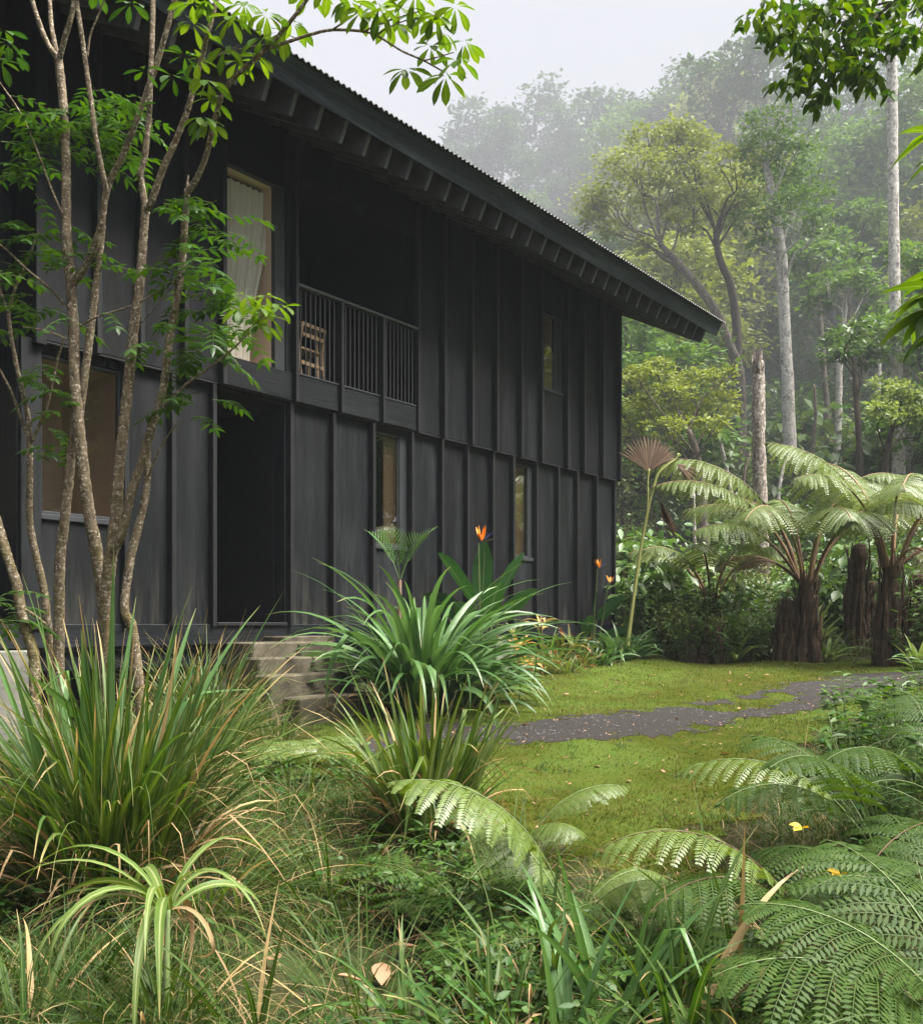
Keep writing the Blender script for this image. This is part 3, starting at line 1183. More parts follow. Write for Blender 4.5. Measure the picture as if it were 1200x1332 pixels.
PATH = [gp(x, y) for x, y in ((440, 962), (520, 948), (630, 937), (700, 935), (780, 928), (850, 925), (900, 915), (940, 911), (985, 896), (1040, 886), (1110, 876), (1250, 868),
                              (1250, 892), (1130, 908), (1040, 929), (970, 941), (920, 951), (870, 955), (830, 958), (770, 965), (700, 967), (630, 966), (560, 972), (450, 985))]
ISLE = [gp(x, y) for x, y in ((912, 921), (960, 911), (1010, 904), (1050, 903), (1040, 912), (985, 921), (930, 925))]
LAWN = [gp(x, y) for x, y in ((400, 940), (500, 915), (600, 900), (640, 880), (700, 862), (830, 853), (900, 846), (950, 852), (1000, 856), (1100, 857), (1260, 866),
                              (1300, 900), (1150, 925), (1060, 950), (1010, 1000), (970, 1060), (900, 1130), (820, 1140), (700, 1120), (640, 1060), (560, 1030), (420, 1010), (390, 970))]
xs = np.arange(-2.6, 9, 0.05)
ys = np.arange(4.2, 17.5, 0.05)
X, Y = np.meshgrid(xs, ys)
dl = poly_dist(X, Y, LAWN)
nz = vnoise(X, Y, 2.2, 1) - 0.5 + 0.6 * (vnoise(X, Y, 7.0, 2) - 0.5)
sheet("lawn", X, Y, dl + 0.5 * nz < 0.05, 0.004, lawnm)


def path_sd(X, Y):
    a = poly_dist(X, Y, PATH)
    b = -poly_dist(X, Y, ISLE)
    nz = 0.55 * (vnoise(X, Y, 2.6, 5) - 0.5) + 0.5 * (vnoise(X, Y, 9.0, 6) - 0.5)
    return np.maximum(a, b) + 0.05 + 0.55 * nz + .12 * (vnoise(X, Y, 19.0, 8) - .5)


xs = np.arange(-2.6, 9, 0.02)
ys = np.arange(6.5, 13.5, 0.02)
X, Y = np.meshgrid(xs, ys)
sheet("path", X, Y, path_sd(X, Y) < 0.0, 0.008, pathm)

# ------------------------------------------------------------------ plant materials
M_sedge = leaf_mat("sedge_leaf", (0.0286, 0.0690, 0.0155), (0.0710, 0.1104, 0.0241), tip=(0.34, 0.25, 0.12), tipf=0.22, rough=0.4, trans=0.28, rib=(0.12, 0.16, 0.05), ribw=0.25, dead=0.05)
M_straw = leaf_mat("dead_leaf", (0.36, 0.26, 0.13), (0.20, 0.12, 0.06), rough=0.7, trans=0.2, spec=0.25)
M_broadstrap = leaf_mat("wide_strap_leaf", (0.075, 0.125, 0.026), (0.12, 0.17, 0.045), tip=(0.4, 0.3, 0.14), tipf=0.12, rough=0.38, trans=0.3, rib=(0.24, 0.27, 0.12), ribw=0.3)
M_crinum = leaf_mat("crinum_leaf", (0.055, 0.125, 0.035), (0.10, 0.18, 0.065), tip=(0.35, 0.28, 0.14), tipf=0.07, rough=0.3, trans=0.25, rib=(0.12, 0.18, 0.08), ribw=0.2, spec=0.28)
M_banana = leaf_mat("paddle_leaf", (0.028, 0.085, 0.024), (0.045, 0.115, 0.035), rough=0.32, trans=0.22, rib=(0.16, 0.2, 0.09), ribw=0.07, spec=0.38)
M_schef = leaf_mat("whorl_leaf", (0.060, 0.125, 0.022), (0.105, 0.17, 0.030), tip=(0.3, 0.26, 0.05), tipf=0.04, rough=0.34, trans=0.42, rib=(0.16, 0.22, 0.07), ribw=0.14)
M_pinnate = leaf_mat("compound_leaf", (0.022, 0.062, 0.016), (0.055, 0.115, 0.022), rough=0.3, trans=0.3, rib=(0.1, 0.15, 0.04), ribw=0.1, spec=0.28)
M_overhang = leaf_mat("drooping_leaf", (0.0435, 0.1044, 0.0232), (0.1087, 0.1740, 0.0290), rough=0.38, trans=0.4)
M_fern = leaf_mat("fern_leaf", (0.0280, 0.0624, 0.0103), (0.0544, 0.0888, 0.0174), rough=0.5, trans=0.34, rib=(0.10, 0.17, 0.06), ribw=0.12, spec=0.14)
M_fernlight = leaf_mat("pale_fern_leaf", (0.0863, 0.1404, 0.0278), (0.1344, 0.1794, 0.0488), rough=0.42, trans=0.32, spec=0.5)
M_treefern = leaf_mat("tree_fern_leaf", (0.1081, 0.1590, 0.0460), (0.1542, 0.1913, 0.0740), rough=0.38, trans=0.3, spec=0.28)
M_browfern = leaf_mat("dead_fern_leaf", (0.14, 0.080, 0.050), (0.25, 0.16, 0.11), rough=0.8, trans=0.15, spec=0.2)
M_fan = leaf_mat("dried_fan", (0.095, 0.062, 0.042), (0.19, 0.13, 0.09), rough=0.8, trans=0.2)
M_gold = leaf_mat("golden_leaf", (0.32, 0.25, 0.07), (0.42, 0.30, 0.14), tip=(0.35, 0.14, 0.06), tipf=0.25, rough=0.42, trans=0.3, rib=(0.5, 0.42, 0.2), ribw=0.15)
M_bromel = leaf_mat("bromeliad_leaf", (0.07, 0.12, 0.030), (0.16, 0.17, 0.05), tip=(0.26, 0.10, 0.05), tipf=0.35, rough=0.36, trans=0.25)
M_bush1 = leaf_mat("bush_leaf_mid", (0.072, 0.144, 0.041), (0.132, 0.204, 0.060), rough=0.36, trans=0.3, spec=0.38)
M_bush2 = leaf_mat("bush_leaf_dark", (0.043, 0.096, 0.031), (0.084, 0.144, 0.043), rough=0.36, trans=0.25, spec=0.38)
M_bush3 = leaf_mat("bush_leaf_light", (0.156, 0.228, 0.072), (0.240, 0.288, 0.108), rough=0.4, trans=0.32)
M_tree_y = leaf_mat("canopy_yellow_green", (0.1864, 0.2475, 0.0605), (0.3040, 0.3416, 0.1052), rough=0.45, trans=0.3)
M_tree_m = leaf_mat("canopy_mid_green", (0.0908, 0.1826, 0.0485), (0.1704, 0.2621, 0.0716), rough=0.45, trans=0.28)
M_tree_d = leaf_mat("canopy_dark_green", (0.0466, 0.1019, 0.0349), (0.0923, 0.1534, 0.0476), rough=0.45, trans=0.25)
M_grass = leaf_mat("grass_blade", (0.0257, 0.0616, 0.0118), (0.0593, 0.0952, 0.0185), tip=(0.30, 0.24, 0.11), tipf=0.16, rough=0.5, trans=0.3, dead=0.05)
M_lawn = leaf_mat("lawn_blade", (0.0260, 0.0390, 0.0035), (0.0740, 0.0700, 0.0120), tip=(0.16, 0.12, 0.04), tipf=0.25, rough=0.9, trans=0.3, dead=0.06, spec=0.01, patch=(0.13, 0.105, 0.045))
M_weed = leaf_mat("weed_leaf", (0.030, 0.080, 0.018), (0.070, 0.125, 0.026), rough=0.4, trans=0.3)
M_litter = leaf_mat("fallen_leaf_brown", (0.20, 0.10, 0.05), (0.36, 0.21, 0.13), rough=0.7, trans=0.1, spec=0.3)
M_yellow = leaf_mat("fallen_leaf_yellow", (0.55, 0.36, 0.03), (0.68, 0.46, 0.05), rough=0.5, trans=0.25)
M_orange = plain_mat("strelitzia_orange", (0.86, 0.30, 0.02), 0.45, 0.15, 20, 0.4, 0.05)
M_blue = plain_mat("strelitzia_blue", (0.05, 0.06, 0.22), 0.45, 0.15, 20, 0.4, 0.05)
M_spathe = plain_mat("strelitzia_spathe", (0.22, 0.20, 0.17), 0.5, 0.3, 20, 0.4, 0.1)
M_stalk = plain_mat("green_stalk", (0.10, 0.14, 0.045), 0.5, 0.25, 12, 0.4, 0.15, stretch=(6, 6, 1))
M_ystalk = plain_mat("yellow_green_stalk", (0.26, 0.27, 0.09), 0.5, 0.2, 12, 0.4, 0.1)
M_bstalk = plain_mat("brown_stalk", (0.09, 0.05, 0.028), 0.6, 0.35, 14, 0.3, 0.3)
M_tanstalk = plain_mat("tan_stalk", (0.21, 0.13, 0.07), 0.6, 0.35, 14, 0.3, 0.3)
M_bark_s = bark_mat("slender_bark", (0.040, 0.030, 0.018), (0.155, 0.118, 0.074), (0.44, 0.38, 0.30), 27, 0.535, moss=(0.09, 0.075, 0.014), mossh=(0.9, 3.2))
M_bark_white = bark_mat("white_bark", (0.10, 0.09, 0.08), (0.40, 0.37, 0.34), (0.55, 0.53, 0.50), 7, 0.48)
M_bark_grey = bark_mat("grey_bark", (0.05, 0.042, 0.034), (0.15, 0.125, 0.10), (0.30, 0.27, 0.23), 8, 0.56)
M_bark_dark = bark_mat("dark_bark", (0.025, 0.02, 0.015), (0.065, 0.05, 0.036), (0.13, 0.11, 0.085), 8, 0.6)
M_fibre = bark_mat("fern_trunk_fibre", (0.018, 0.011, 0.007), (0.085, 0.055, 0.034), (0.20, 0.14, 0.09), 12, 0.6, stretch=(2.5, 2.5, 0.22), rings=False)
M_snag = bark_mat("broken_trunk_wood", (0.07, 0.055, 0.045), (0.23, 0.19, 0.16), (0.48, 0.44, 0.40), 9, 0.50, stretch=(2, 2, 0.3), rings=False)
ORD = "first second third fourth fifth sixth seventh eighth ninth tenth eleventh twelfth thirteenth fourteenth fifteenth sixteenth seventeenth eighteenth nineteenth twentieth".split()


def ordn(i):
    tens = ["", "", "twenty", "thirty", "forty", "fifty"]
    if i < 20:
        return ORD[i]
    i += 1
    if i % 10 == 0:
        return {20: "twentieth", 30: "thirtieth", 40: "fortieth", 50: "fiftieth"}[i]
    return tens[i // 10] + "-" + ORD[i % 10 - 1]


def pxline(pts, Y0, Y1=None):
    """photograph polyline stood up in the world at depths Y0 (first) to Y1 (last)"""
    n = len(pts)
    Y1 = Y0 if Y1 is None else Y1
    return np.array([P(x, y, Y0 + (Y1 - Y0) * i / max(n - 1, 1)) for i, (x, y) in enumerate(pts)])


def perp(d, rng):
    r = rng.standard_normal(d.shape)
    return nrm(r - d * np.sum(r * d, -1, keepdims=True))


# ------------------------------------------------------------------ slender trees beside the house
def stem(g, pts, Y0, Y1, w0, w1, nodes=True, n=None):
    c = catmull(pxline(pts, Y0, Y1), n or 10 * len(pts))
    r = np.linspace(w0, w1, len(c)) * 0.385 / F * 0.5 * (Y0 + Y1)
    if nodes:
        r = r * (1 + 0.06 * np.abs(np.sin(np.arange(len(c)) * 0.9)) ** 6 + 0.025 * RNG.standard_normal(len(c)))
    tube(g, c, r, 10, 0.02)
    return c


def whorl(g, gs, c, rng, n=7, L=0.15, W=0.05, el=-0.35, hang=None):
    """ring of obovate leaves on thin stalks, as an umbrella tree carries them"""
    az = rng.uniform(0, 2 * pi) + np.arange(n) * 2 * pi / n + rng.normal(0, 0.15, n)
    e = np.full(n, el) + rng.normal(0, 0.22, n)
    l = L * rng.uniform(0.75, 1.15, n)
    st_ = 0.14 * L
    h = np.stack([np.cos(az) * np.cos(e), np.sin(az) * np.cos(e), np.sin(e)], -1)
    blades(g, c + h * st_, az, e, 0.5 + rng.uniform(0, 0.5, n), l, W * rng.uniform(0.8, 1.15, n), rng.normal(0, 0.3, n), 5, 'obov', 0.18, p=1.2)


def pinnate(g, c, az, el, L, rng, pairs=5, ll=0.09, lw=0.034, droop=0.7):
    """compound leaf: leaflets in pairs along a drooping stalk"""
    tt = np.linspace(0.22, 1.0, pairs)
    h = np.array([cos(az), sin(az), 0])
    e = el - droop * tt
    pos = np.array(c) + np.cumsum(np.stack([np.cos(e) * h[0], np.cos(e) * h[1], np.sin(e)], -1), 0) * (L / pairs)
    d = np.stack([np.cos(e) * h[0], np.cos(e) * h[1], np.sin(e)], -1)
    sd = np.array([-h[1], h[0], 0])
    for s in (-1, 1):
        dd = nrm(s * sd * 0.85 + d * 0.5 + rng.normal(0, 0.12, (pairs, 3)))
        leaves(g, pos, dd, d, ll * rng.uniform(0.8, 1.15, pairs), lw, 0.25, 3, 'lance', 0.2)
    leaves(g, pos[-1:], d[-1:], sd[None], ll * 1.1, lw, 0.2, 3, 'lance', 0.2)
    return np.vstack([np.array(c)[None], pos])


def sprays(gl, gt, px, Y, rng, n=4, R=0.16, L=0.30, ll=0.085):
    for (x, y) in px:
        c = P(x, y, Y + rng.normal(0, 0.12))
        for k in range(n):
            b = c + rng.normal(0, R * 0.5, 3) * np.array([1, 1, 0.5])
            az = rng.uniform(0, 2 * pi)
            ln = pinnate(gl, b, az, rng.uniform(-0.1, 0.6), L * rng.uniform(0.7, 1.2), rng, 5, ll * rng.uniform(0.8, 1.2), 0.036)
            tube(gt, ln, [0.003, 0.0015], 4, 0, False)


rng = np.random.default_rng(5)
A_ = [(138, 1010), (137, 900), (136, 800), (126, 720), (115, 660), (105, 580), (98, 500), (96, 430), (92, 370), (87, 300), (86, 200), (82, 130), (76, 74)]
t1 = thing("slender_tree", "multi-stemmed slender tree with mossy brown stems before the big downstairs window", "tree", on_ground(138, 6.9))
g = Geo()
stem(g, A_, 6.9, 6.8, 23, 13)
stem(g, [(77, 78), (60, 52), (42, 0), (30, -60)], 6.8, 6.7, 9.5, 6)
stem(g, [(76, 76), (70, 50), (66, 20), (63, -60)], 6.8, 6.85, 9, 6)
stem(g, [(77, 78), (85, 48), (95, 12), (105, -60)], 6.8, 6.6, 9.5, 7)
stem(g, [(93, 372), (112, 345), (130, 300), (140, 245), (165, 190), (200, 95), (218, 35), (238, -40)], 6.85, 6.3, 13, 8)
stem(g, [(139, 250), (135, 230), (125, 180), (117, 120), (107, 50), (97, -20), (92, -80)], 6.5, 6.3, 9, 7)
stem(g, [(103, 540), (110, 490), (118, 430), (125, 370), (131, 320), (134, 292)], 6.9, 6.75, 15, 9)
stem(g, [(74, 1000), (77, 830), (78, 735), (85, 670), (91, 610), (98, 545)], 7.0, 6.9, 19, 14)
stem(g, [(87, 400), (65, 375), (37, 352), (5, 322), (-30, 300)], 6.85, 6.7, 5, 2.5)
stem(g, [(81, 277), (67, 245), (47, 192), (27, 147), (-5, 100)], 6.8, 6.6, 3.5, 2)
stem(g, [(104, 425), (127, 412), (175, 396), (228, 365), (265, 325)], 6.8, 6.3, 3.5, 2)
stem(g, [(85, 440), (60, 430), (30, 425)], 6.8, 6.7, 3, 1.5)
stem(g, [(114, 73), (118, 45), (130, 15), (140, -10)], 6.45, 6.4, 3.5, 2.5)
g.build("trunk", M_bark_s, t1)
gl = Geo()
gt = gl
for x, y, n, L in ((140, 8, 8, .17), (150, 22, 7, .15), (170, 5, 8, .17), (125, -10, 8, .16), (205, 85, 8, .15), (188, 92, 6, .13), (240, 72, 8, .16), (225, 100, 8, .15),
                   (165, 128, 8, .15), (150, 140, 7, .14), (178, 140, 7, .14), (10, 55, 8, .15), (20, 72, 7, .14), (0, 80, 8, .15), (5, 40, 7, .14), (100, -40, 8, .16), (60, -60, 8, .16)):
    if rng.random() < .8:
        whorl(gl, gt, P(x, y, 6.35 + rng.normal(0, .1)), rng, n - 1, L * .92, L * .32, -0.1)
sprays(gl, gt, [(25, 150), (45, 168), (18, 185), (60, 190), (38, 215), (8, 165), (70, 165), (100, 140), (125, 150), (140, 165), (110, 175), (150, 185), (130, 195), (165, 160), (12, 215), (30, 225),
                (50, 178), (85, 150), (150, 150), (175, 175), (190, 165), (115, 130), (5, 140)], 6.9, rng, 3)
sprays(gl, gt, [(10, 300), (30, 312), (45, 325), (70, 320), (15, 330), (90, 335), (60, 335), (5, 345), (70, 300), (60, 405), (75, 415), (40, 405), (100, 415), (70, 365)], 6.8, rng, 2)
g2 = gl.build("foliage", M_pinnate, t1)

t2 = thing("slender_tree", "slender forked tree whose limb reaches out under the eaves with leaf whorls", "tree", on_ground(150, 6.6))
g = Geo()
C_ = [(140, 1010), (140, 900), (139, 800), (141, 752), (147, 705), (152, 660), (154, 620), (162, 545), (169, 482), (175, 420), (182, 370), (186, 315), (190, 268)]
stem(g, C_, 6.7, 6.5, 24, 13)
stem(g, [(190, 272), (184, 237), (183, 225), (189, 200), (194, 150), (196, 100), (198, 50), (200, -40)], 6.5, 6.4, 11, 8)
stem(g, [(190, 272), (197, 262), (212, 220), (230, 180), (245, 140), (255, 100), (265, 65), (272, 37), (290, -30)], 6.5, 6.1, 12, 7)
stem(g, [(149, 715), (160, 690), (170, 645), (182, 608), (197, 558), (212, 508), (220, 445), (229, 395), (237, 345), (240, 300), (244, 246)], 6.6, 6.3, 16, 10.5)
stem(g, [(244, 250), (257, 230), (269, 200), (277, 165), (287, 130), (302, 104), (326, 82), (352, 58), (380, 25), (410, -15)], 6.3, 5.9, 10.5, 6)
stem(g, [(243, 248), (244, 236), (245, 228)], 6.3, 6.3, 5, 2)
stem(g, [(350, 62), (376, 54), (400, 46), (432, 39), (473, 41), (493, 48), (522, 66), (551, 79), (578, 94)], 6.0, 5.7, 6, 2.6)
stem(g, [(432, 39), (448, 28), (462, 18), (470, 5)], 5.85, 5.8, 3.4, 2)
stem(g, [(473, 41), (490, 33), (520, 22), (545, 15)], 5.8, 5.7, 3, 1.6)
stem(g, [(488, 47), (505, 36), (530, 26), (565, 20)], 5.8, 5.7, 2.8, 1.6)
stem(g, [(551, 79), (570, 74), (590, 68)], 5.7, 5.65, 2.6, 1.6)
stem(g, [(274, 80), (290, 68), (310, 60)], 6.15, 6.0, 3, 1.5)
stem(g, [(267, 82), (285, 72), (320, 62), (345, 58)], 6.1, 6.0, 2.6, 1.5)
stem(g, [(192, 1000), (183, 915), (179, 870), (172, 815), (162, 790), (170, 727), (179, 690), (190, 640), (192, 597), (190, 575)], 6.5, 6.55, 18, 11)
stem(g, [(193, 620), (205, 590), (222, 562), (237, 545)], 6.5, 6.3, 4, 2)
stem(g, [(212, 530), (240, 502), (270, 480), (298, 458), (322, 435), (345, 407)], 6.4, 5.9, 5, 2.2)
stem(g, [(222, 375), (205, 395), (176, 430)], 6.4, 6.45, 2.2, 1.4)
g.build("trunk", M_bark_s, t2)
gl = Geo()
gt = gl
for x, y, n, L in ((528, 90, 9, .145), (580, 98, 9, .16), (596, 78, 8, .15), (604, 55, 8, .14), (592, 8, 8, .14), (566, 20, 9, .15), (546, 20, 9, .15), (511, 30, 8, .14), (493, 8, 8, .15),
                   (455, 2, 8, .15), (470, 16, 7, .13), (520, 10, 8, .15), (540, -8, 8, .15), (575, 40, 8, .14), (380, 30, 8, .15), (365, 42, 7, .14), (347, 18, 8, .14), (340, 50, 7, .13),
                   (250, 4, 8, .15), (270, -4, 8, .15), (318, 4, 8, .15), (300, 22, 7, .14), (292, 62, 8, .15), (270, 105, 8, .15), (275, 128, 7, .14), (272, 160, 7, .15), (262, 152, 6, .13),
                   (310, 80, 7, .14), (335, 75, 7, .13), (258, 78, 6, .12), (430, -20, 8, .16), (400, -10, 8, .16), (560, 60, 7, .13), (250, 30, 7, .14)):
    whorl(gl, gt, P(x, y, (6.0 if x < 400 else 5.75) + rng.normal(0, .08)), rng, n, L, L * .36, -0.25)
for x, y in ((345, 385), (355, 395), (335, 400), (320, 385), (350, 412), (365, 400), (338, 420), (312, 400)):
    whorl(gl, gt, P(x, y, 5.95 + rng.normal(0, .08)), rng, 6, .14, .048, -0.15)
gl.build("foliage", M_schef, t2)
gl = Geo()
gt = gl
sprays(gl, gt, [(225, 258), (250, 268), (272, 262), (285, 285), (262, 285), (240, 285), (210, 268), (225, 330), (255, 330), (245, 350), (230, 365), (262, 370), (285, 365), (255, 390), (275, 400),
                (300, 395), (290, 420), (310, 430), (240, 405), (255, 415), (205, 445), (225, 450), (245, 455), (265, 450), (235, 470), (260, 470), (285, 450), (195, 450), (300, 375),
                (245, 525), (262, 532), (255, 515), (280, 300), (215, 340), (270, 345)], 6.35, rng, 2, 0.15, 0.30, 0.09)
gl.build("compound_foliage", M_pinnate, t2)

t3 = thing("slender_tree", "leaning pale-flecked stem cut off by the picture edge beside the concrete pier", "tree", on_ground(52, 6.4))
g = Geo()
stem(g, [(55, 1010), (50, 950), (46, 890), (44, 852), (35, 820), (27, 790), (22, 760), (11, 727), (0, 690), (-20, 630), (-40, 560), (-50, 400)], 6.3, 6.3, 20, 13)
stem(g, [(28, 790), (45, 800), (60, 812)], 6.3, 6.3, 6, 3)
g.build("trunk", M_bark_s, t3)
gl = Geo()
gt = gl
sprays(gl, gt, [(-40, 420), (-60, 380), (-30, 350), (5, 785), (12, 805), (2, 815), (-10, 790)], 6.3, rng, 4)
gl.build("foliage", M_pinnate, t3)

t4 = thing("slender_tree", "thin forked tree standing in front of the corner post of the house", "tree", on_ground(67, 7.1))
g = Geo()
stem(g, [(70, 1000), (67, 865), (61, 802), (56, 760), (47, 722), (39, 677), (39, 620), (39, 580)], 7.1, 7.1, 15, 9.5)
stem(g, [(39, 582), (36, 537), (26, 495), (16, 445), (11, 407)], 7.1, 7.0, 9.5, 6)
stem(g, [(11, 407), (22, 370), (38, 335), (50, 300)], 7.0, 6.9, 5, 3)
stem(g, [(11, 407), (3, 385), (-8, 350), (-15, 300)], 7.0, 6.9, 5, 3)
stem(g, [(39, 580), (28, 545), (15, 510), (-3, 475), (-20, 440)], 7.1, 7.0, 6, 3)
stem(g, [(39, 580), (55, 545), (62, 525), (70, 490), (77, 460), (86, 437)], 7.1, 6.95, 6.5, 3)
g.build("trunk", M_bark_s, t4)
gl = Geo()
gt = gl
sprays(gl, gt, [(48, 488), (55, 480), (40, 492), (85, 520), (85, 535), (78, 578), (62, 590), (70, 565), (20, 395), (8, 390), (40, 300), (-15, 290)], 7.0, rng, 2, 0.1, 0.22, 0.07)
gl.build("foliage", M_pinnate, t4)

# ------------------------------------------------------------------ overhanging tree (trunk outside the picture)
t5 = thing("overhanging_tree", "tree reaching drooping dark leaves into the top corner of the picture", "tree", on_ground(1480, 8.2))
g = Geo()
base5 = on_ground(1480, 8.2)
tube(g, catmull([base5, base5 + [-0.05, 0, 3], P(1440, 60, 8.2), P(1400, -150, 8.2)], 30), [0.16, 0.12, 0.09], 12, 0.03)
for pts in ([(1432, 40), (1330, -60), (1230, -40), (1165, 0), (1120, 40), (1085, 70), (1060, 105), (1042, 140)], [(1165, 0), (1110, 12), (1060, 10), (1010, 25), (990, 40)],
            [(1230, -40), (1200, 30), (1185, 60)], [(1110, 48), (1115, 75), (1122, 95)], [(1100, 15), (1075, 45), (1050, 60)], [(1165, 0), (1140, -10), (1060, -30), (1000, -20)], [(1330, -60), (1250, 20), (1215, 40)]):
    stem(g, pts, 8.2, 7.9, 9 if pts[0][0] > 1400 else 4, 2)
g.build("trunk", M_bark_dark, t5)
gl = Geo()
rg = np.random.default_rng(9)
cl = []
for a, b, n, sp in (((985, 5), (1180, 15), 70, 20), ((1000, 45), (1190, 45), 46, 18), ((1050, 60), (1130, 95), 40, 16), ((1030, 95), (1070, 130), 26, 12), ((1090, 80), (1135, 105), 26, 13), ((1140, 40), (1210, 60), 30, 18), ((985, 20), (1010, 50), 12, 9), ((1150, -20), (1300, -10), 40, 25), ((1000, -30), (1150, -25), 40, 20), ((1210, 30), (1330, 40), 30, 25)):
    for k in range(n):
        f_ = rg.random()
        cl.append((a[0] + (b[0] - a[0]) * f_ + rg.normal(0, sp), a[1] + (b[1] - a[1]) * f_ + rg.normal(0, sp * .7)))
for (x, y) in cl:
    c = P(x, y, 8.05 + rg.normal(0, .22))
    n = 5
    az = rg.uniform(0, 2 * pi, n)
    blades(gl, np.tile(c, (n, 1)) + rg.normal(0, .02, (n, 3)), az, rg.uniform(-1.1, -0.1, n), rg.uniform(.2, .7, n), rg.uniform(.09, .145, n), rg.uniform(.045, .062, n), rg.normal(0, .5, n), 4, 'lance', .2)
gl.build("foliage", M_overhang, t5)

# sapling at the picture edge with long compound leaves
t6 = thing("umbrella_sapling", "young tree at the picture edge with long glossy pointed leaflets", "sapling", on_ground(1270, 4.6))
g = Geo()
b6 = on_ground(1270, 4.6)
tube(g, catmull([b6, b6 + [0, 0, 1.4], P(1255, 330, 4.6), P(1250, 150, 4.6)], 24), [0.02, 0.012], 8, 0.02)
gl = Geo()
for (x, y, n, L, el) in ((1212, 170, 7, .22, -.3), (1225, 200, 7, .2, -.5), (1222, 372, 8, .27, -.25), (1208, 402, 8, .25, -.5), (1240, 350, 7, .27, -.1), (1215, 430, 7, .2, -.6), (1255, 420, 7, .24, -.3), (1205, 385, 6, .2, -.2)):
    c = P(x, y, 4.6 + rg.normal(0, .05))
    az = rg.uniform(0, 6.28) + np.arange(n) * 2 * pi / n + rg.normal(0, .15, n)
    blades(gl, np.tile(c, (n, 1)), az, el + rg.normal(0, .2, n), .6, L * rg.uniform(.8, 1.15, n), L * .27, rg.normal(0, .25, n), 7, 'lance', .22)
    tube(g, catmull([P(1255, y + 60, 4.6), 0.5 * (P(1255, y + 30, 4.6) + c), c], 8), [.006, .003], 5, 0, False)
g.build("trunk", M_stalk, t6)
gl.build("foliage", M_schef, t6)

# ------------------------------------------------------------------ ferns
def frond(gl, gs, base, az, el, L, bend, rng, stalk=0.25, npairs=16, plen=0.4, npin=12, pinw=None, pdroop=0.25, fwd=0.45, rr=0.006, rad_end=0.3, tipcurl=1.4, nseg=2, pl=None, tilt=0.0, prof=(0.16, 0.84), shape='lance'):
    """twice-divided fern frond on an arching stalk"""
    m = 36
    tt = np.linspace(0, 1, m)
    e = el - bend * tt ** tipcurl
    h = np.array([cos(az), sin(az), 0.0])
    d = np.stack([np.cos(e) * h[0], np.cos(e) * h[1], np.sin(e)], -1)
    pos = np.asarray(base, float) + np.concatenate([np.zeros((1, 3)), np.cumsum(0.5 * (d[1:] + d[:-1]) * (L / (m - 1)), 0)])
    tube(gs, pos, [rr, rr * rad_end], 6, 0.0, False)
    side0 = np.array([h[1], -h[0], 0.0])
    ti = np.linspace(stalk, 0.985, npairs)
    B = np.stack([np.interp(ti, tt, pos[:, k]) for k in range(3)], -1)
    D = nrm(np.stack([np.interp(ti, tt, d[:, k]) for k in range(3)], -1))
    nv0 = np.cross(side0[None], D)
    side = side0[None] * cos(tilt) + nv0 * sin(tilt)
    nv = np.cross(side, D)
    u = np.linspace(0, 1, npairs)
    pln = plen * np.clip(np.sin(pi * (prof[0] + prof[1] * u)), 0.03, 1) ** 0.8
    allb, alld, alls, alll, allw, alldr = [], [], [], [], [], []
    for s in (-1, 1):
        f = fwd + 0.5 * u[:, None] ** 2
        pd = nrm(s * side * 1.0 + D * f + nv * (0.0 + 0.06 * rng.standard_normal((npairs, 1))) + 0.05 * rng.standard_normal((npairs, 3)))
        ln = pln * rng.uniform(0.9, 1.08, npairs)
        # midribs of the pinnae
        leaves(gl, B, pd, D, ln, 0.0055, pdroop, 4, 'grass', 0.0)
        k = npin
        v = (np.arange(k) + 0.6) / (k + 0.4)
        pb = B[:, None] + pd[:, None] * (ln[:, None] * v)[..., None]
        pb[..., 2] -= (pdroop * ln)[:, None] * v[None] ** 2
        pdir = pd[:, None] * np.ones((1, k, 1))
        pdir = pdir.copy()
        pdir[..., 2] -= 2 * pdroop * v[None]
        pdir = nrm(pdir)
        inpl = nrm(np.cross(nv[:, None] * np.ones((1, k, 1)), pdir))
        plm = (pl or plen * 0.24) * (0.30 + 0.70 * np.sin(pi * np.clip(0.30 + 0.68 * v, 0, 1))) * 1.0
        wl = ln[:, None] / k * 0.92
        for s2 in (-1, 1):
            q = nrm(s2 * inpl + pdir * 0.55 + 0.05 * rng.standard_normal(inpl.shape))
            l2 = plm[None] * (0.45 + 0.55 * (ln / plen))[:, None] * rng.uniform(0.88, 1.1, (npairs, k))
            allb.append(pb.reshape(-1, 3))
            alld.append(q.reshape(-1, 3))
            alls.append(pdir.reshape(-1, 3))
            alll.append(l2.ravel())
            allw.append((np.ones((npairs, k)) * wl if pinw is None else np.full((npairs, k), pinw)).ravel())
    leaves(gl, np.concatenate(allb), np.concatenate(alld), np.concatenate(alls), np.concatenate(alll), np.concatenate(allw), 0.18, nseg, shape, 0.15)
    return pos


def fern_plant(name, label, cat, pos, specs, mat, smat, group=None, seed=1, trunk=None):
    """specs: az, el, L, bend (+ dict)"""
    rg = np.random.default_rng(seed)
    t = thing(name, label, cat, pos, 0, group)
    if trunk:
        trunk(t)
    for (az, el, L, bend, kw) in specs:
        gl, gs = Geo(), Geo()
        kw = dict(kw)
        b = np.asarray(pos, float) + np.asarray(kw.pop('off', (0, 0, 0)))
        m_ = kw.pop('mat', mat)
        nm = kw.pop('nm', "frond")
        frond(gl, gs, b, az, el, L, bend, rg, **kw)
        f = gl.build(nm, m_, t)
        gs.build("stalk", kw.get('sm', smat), f).location = (0, 0, 0)
    return t


PI = pi
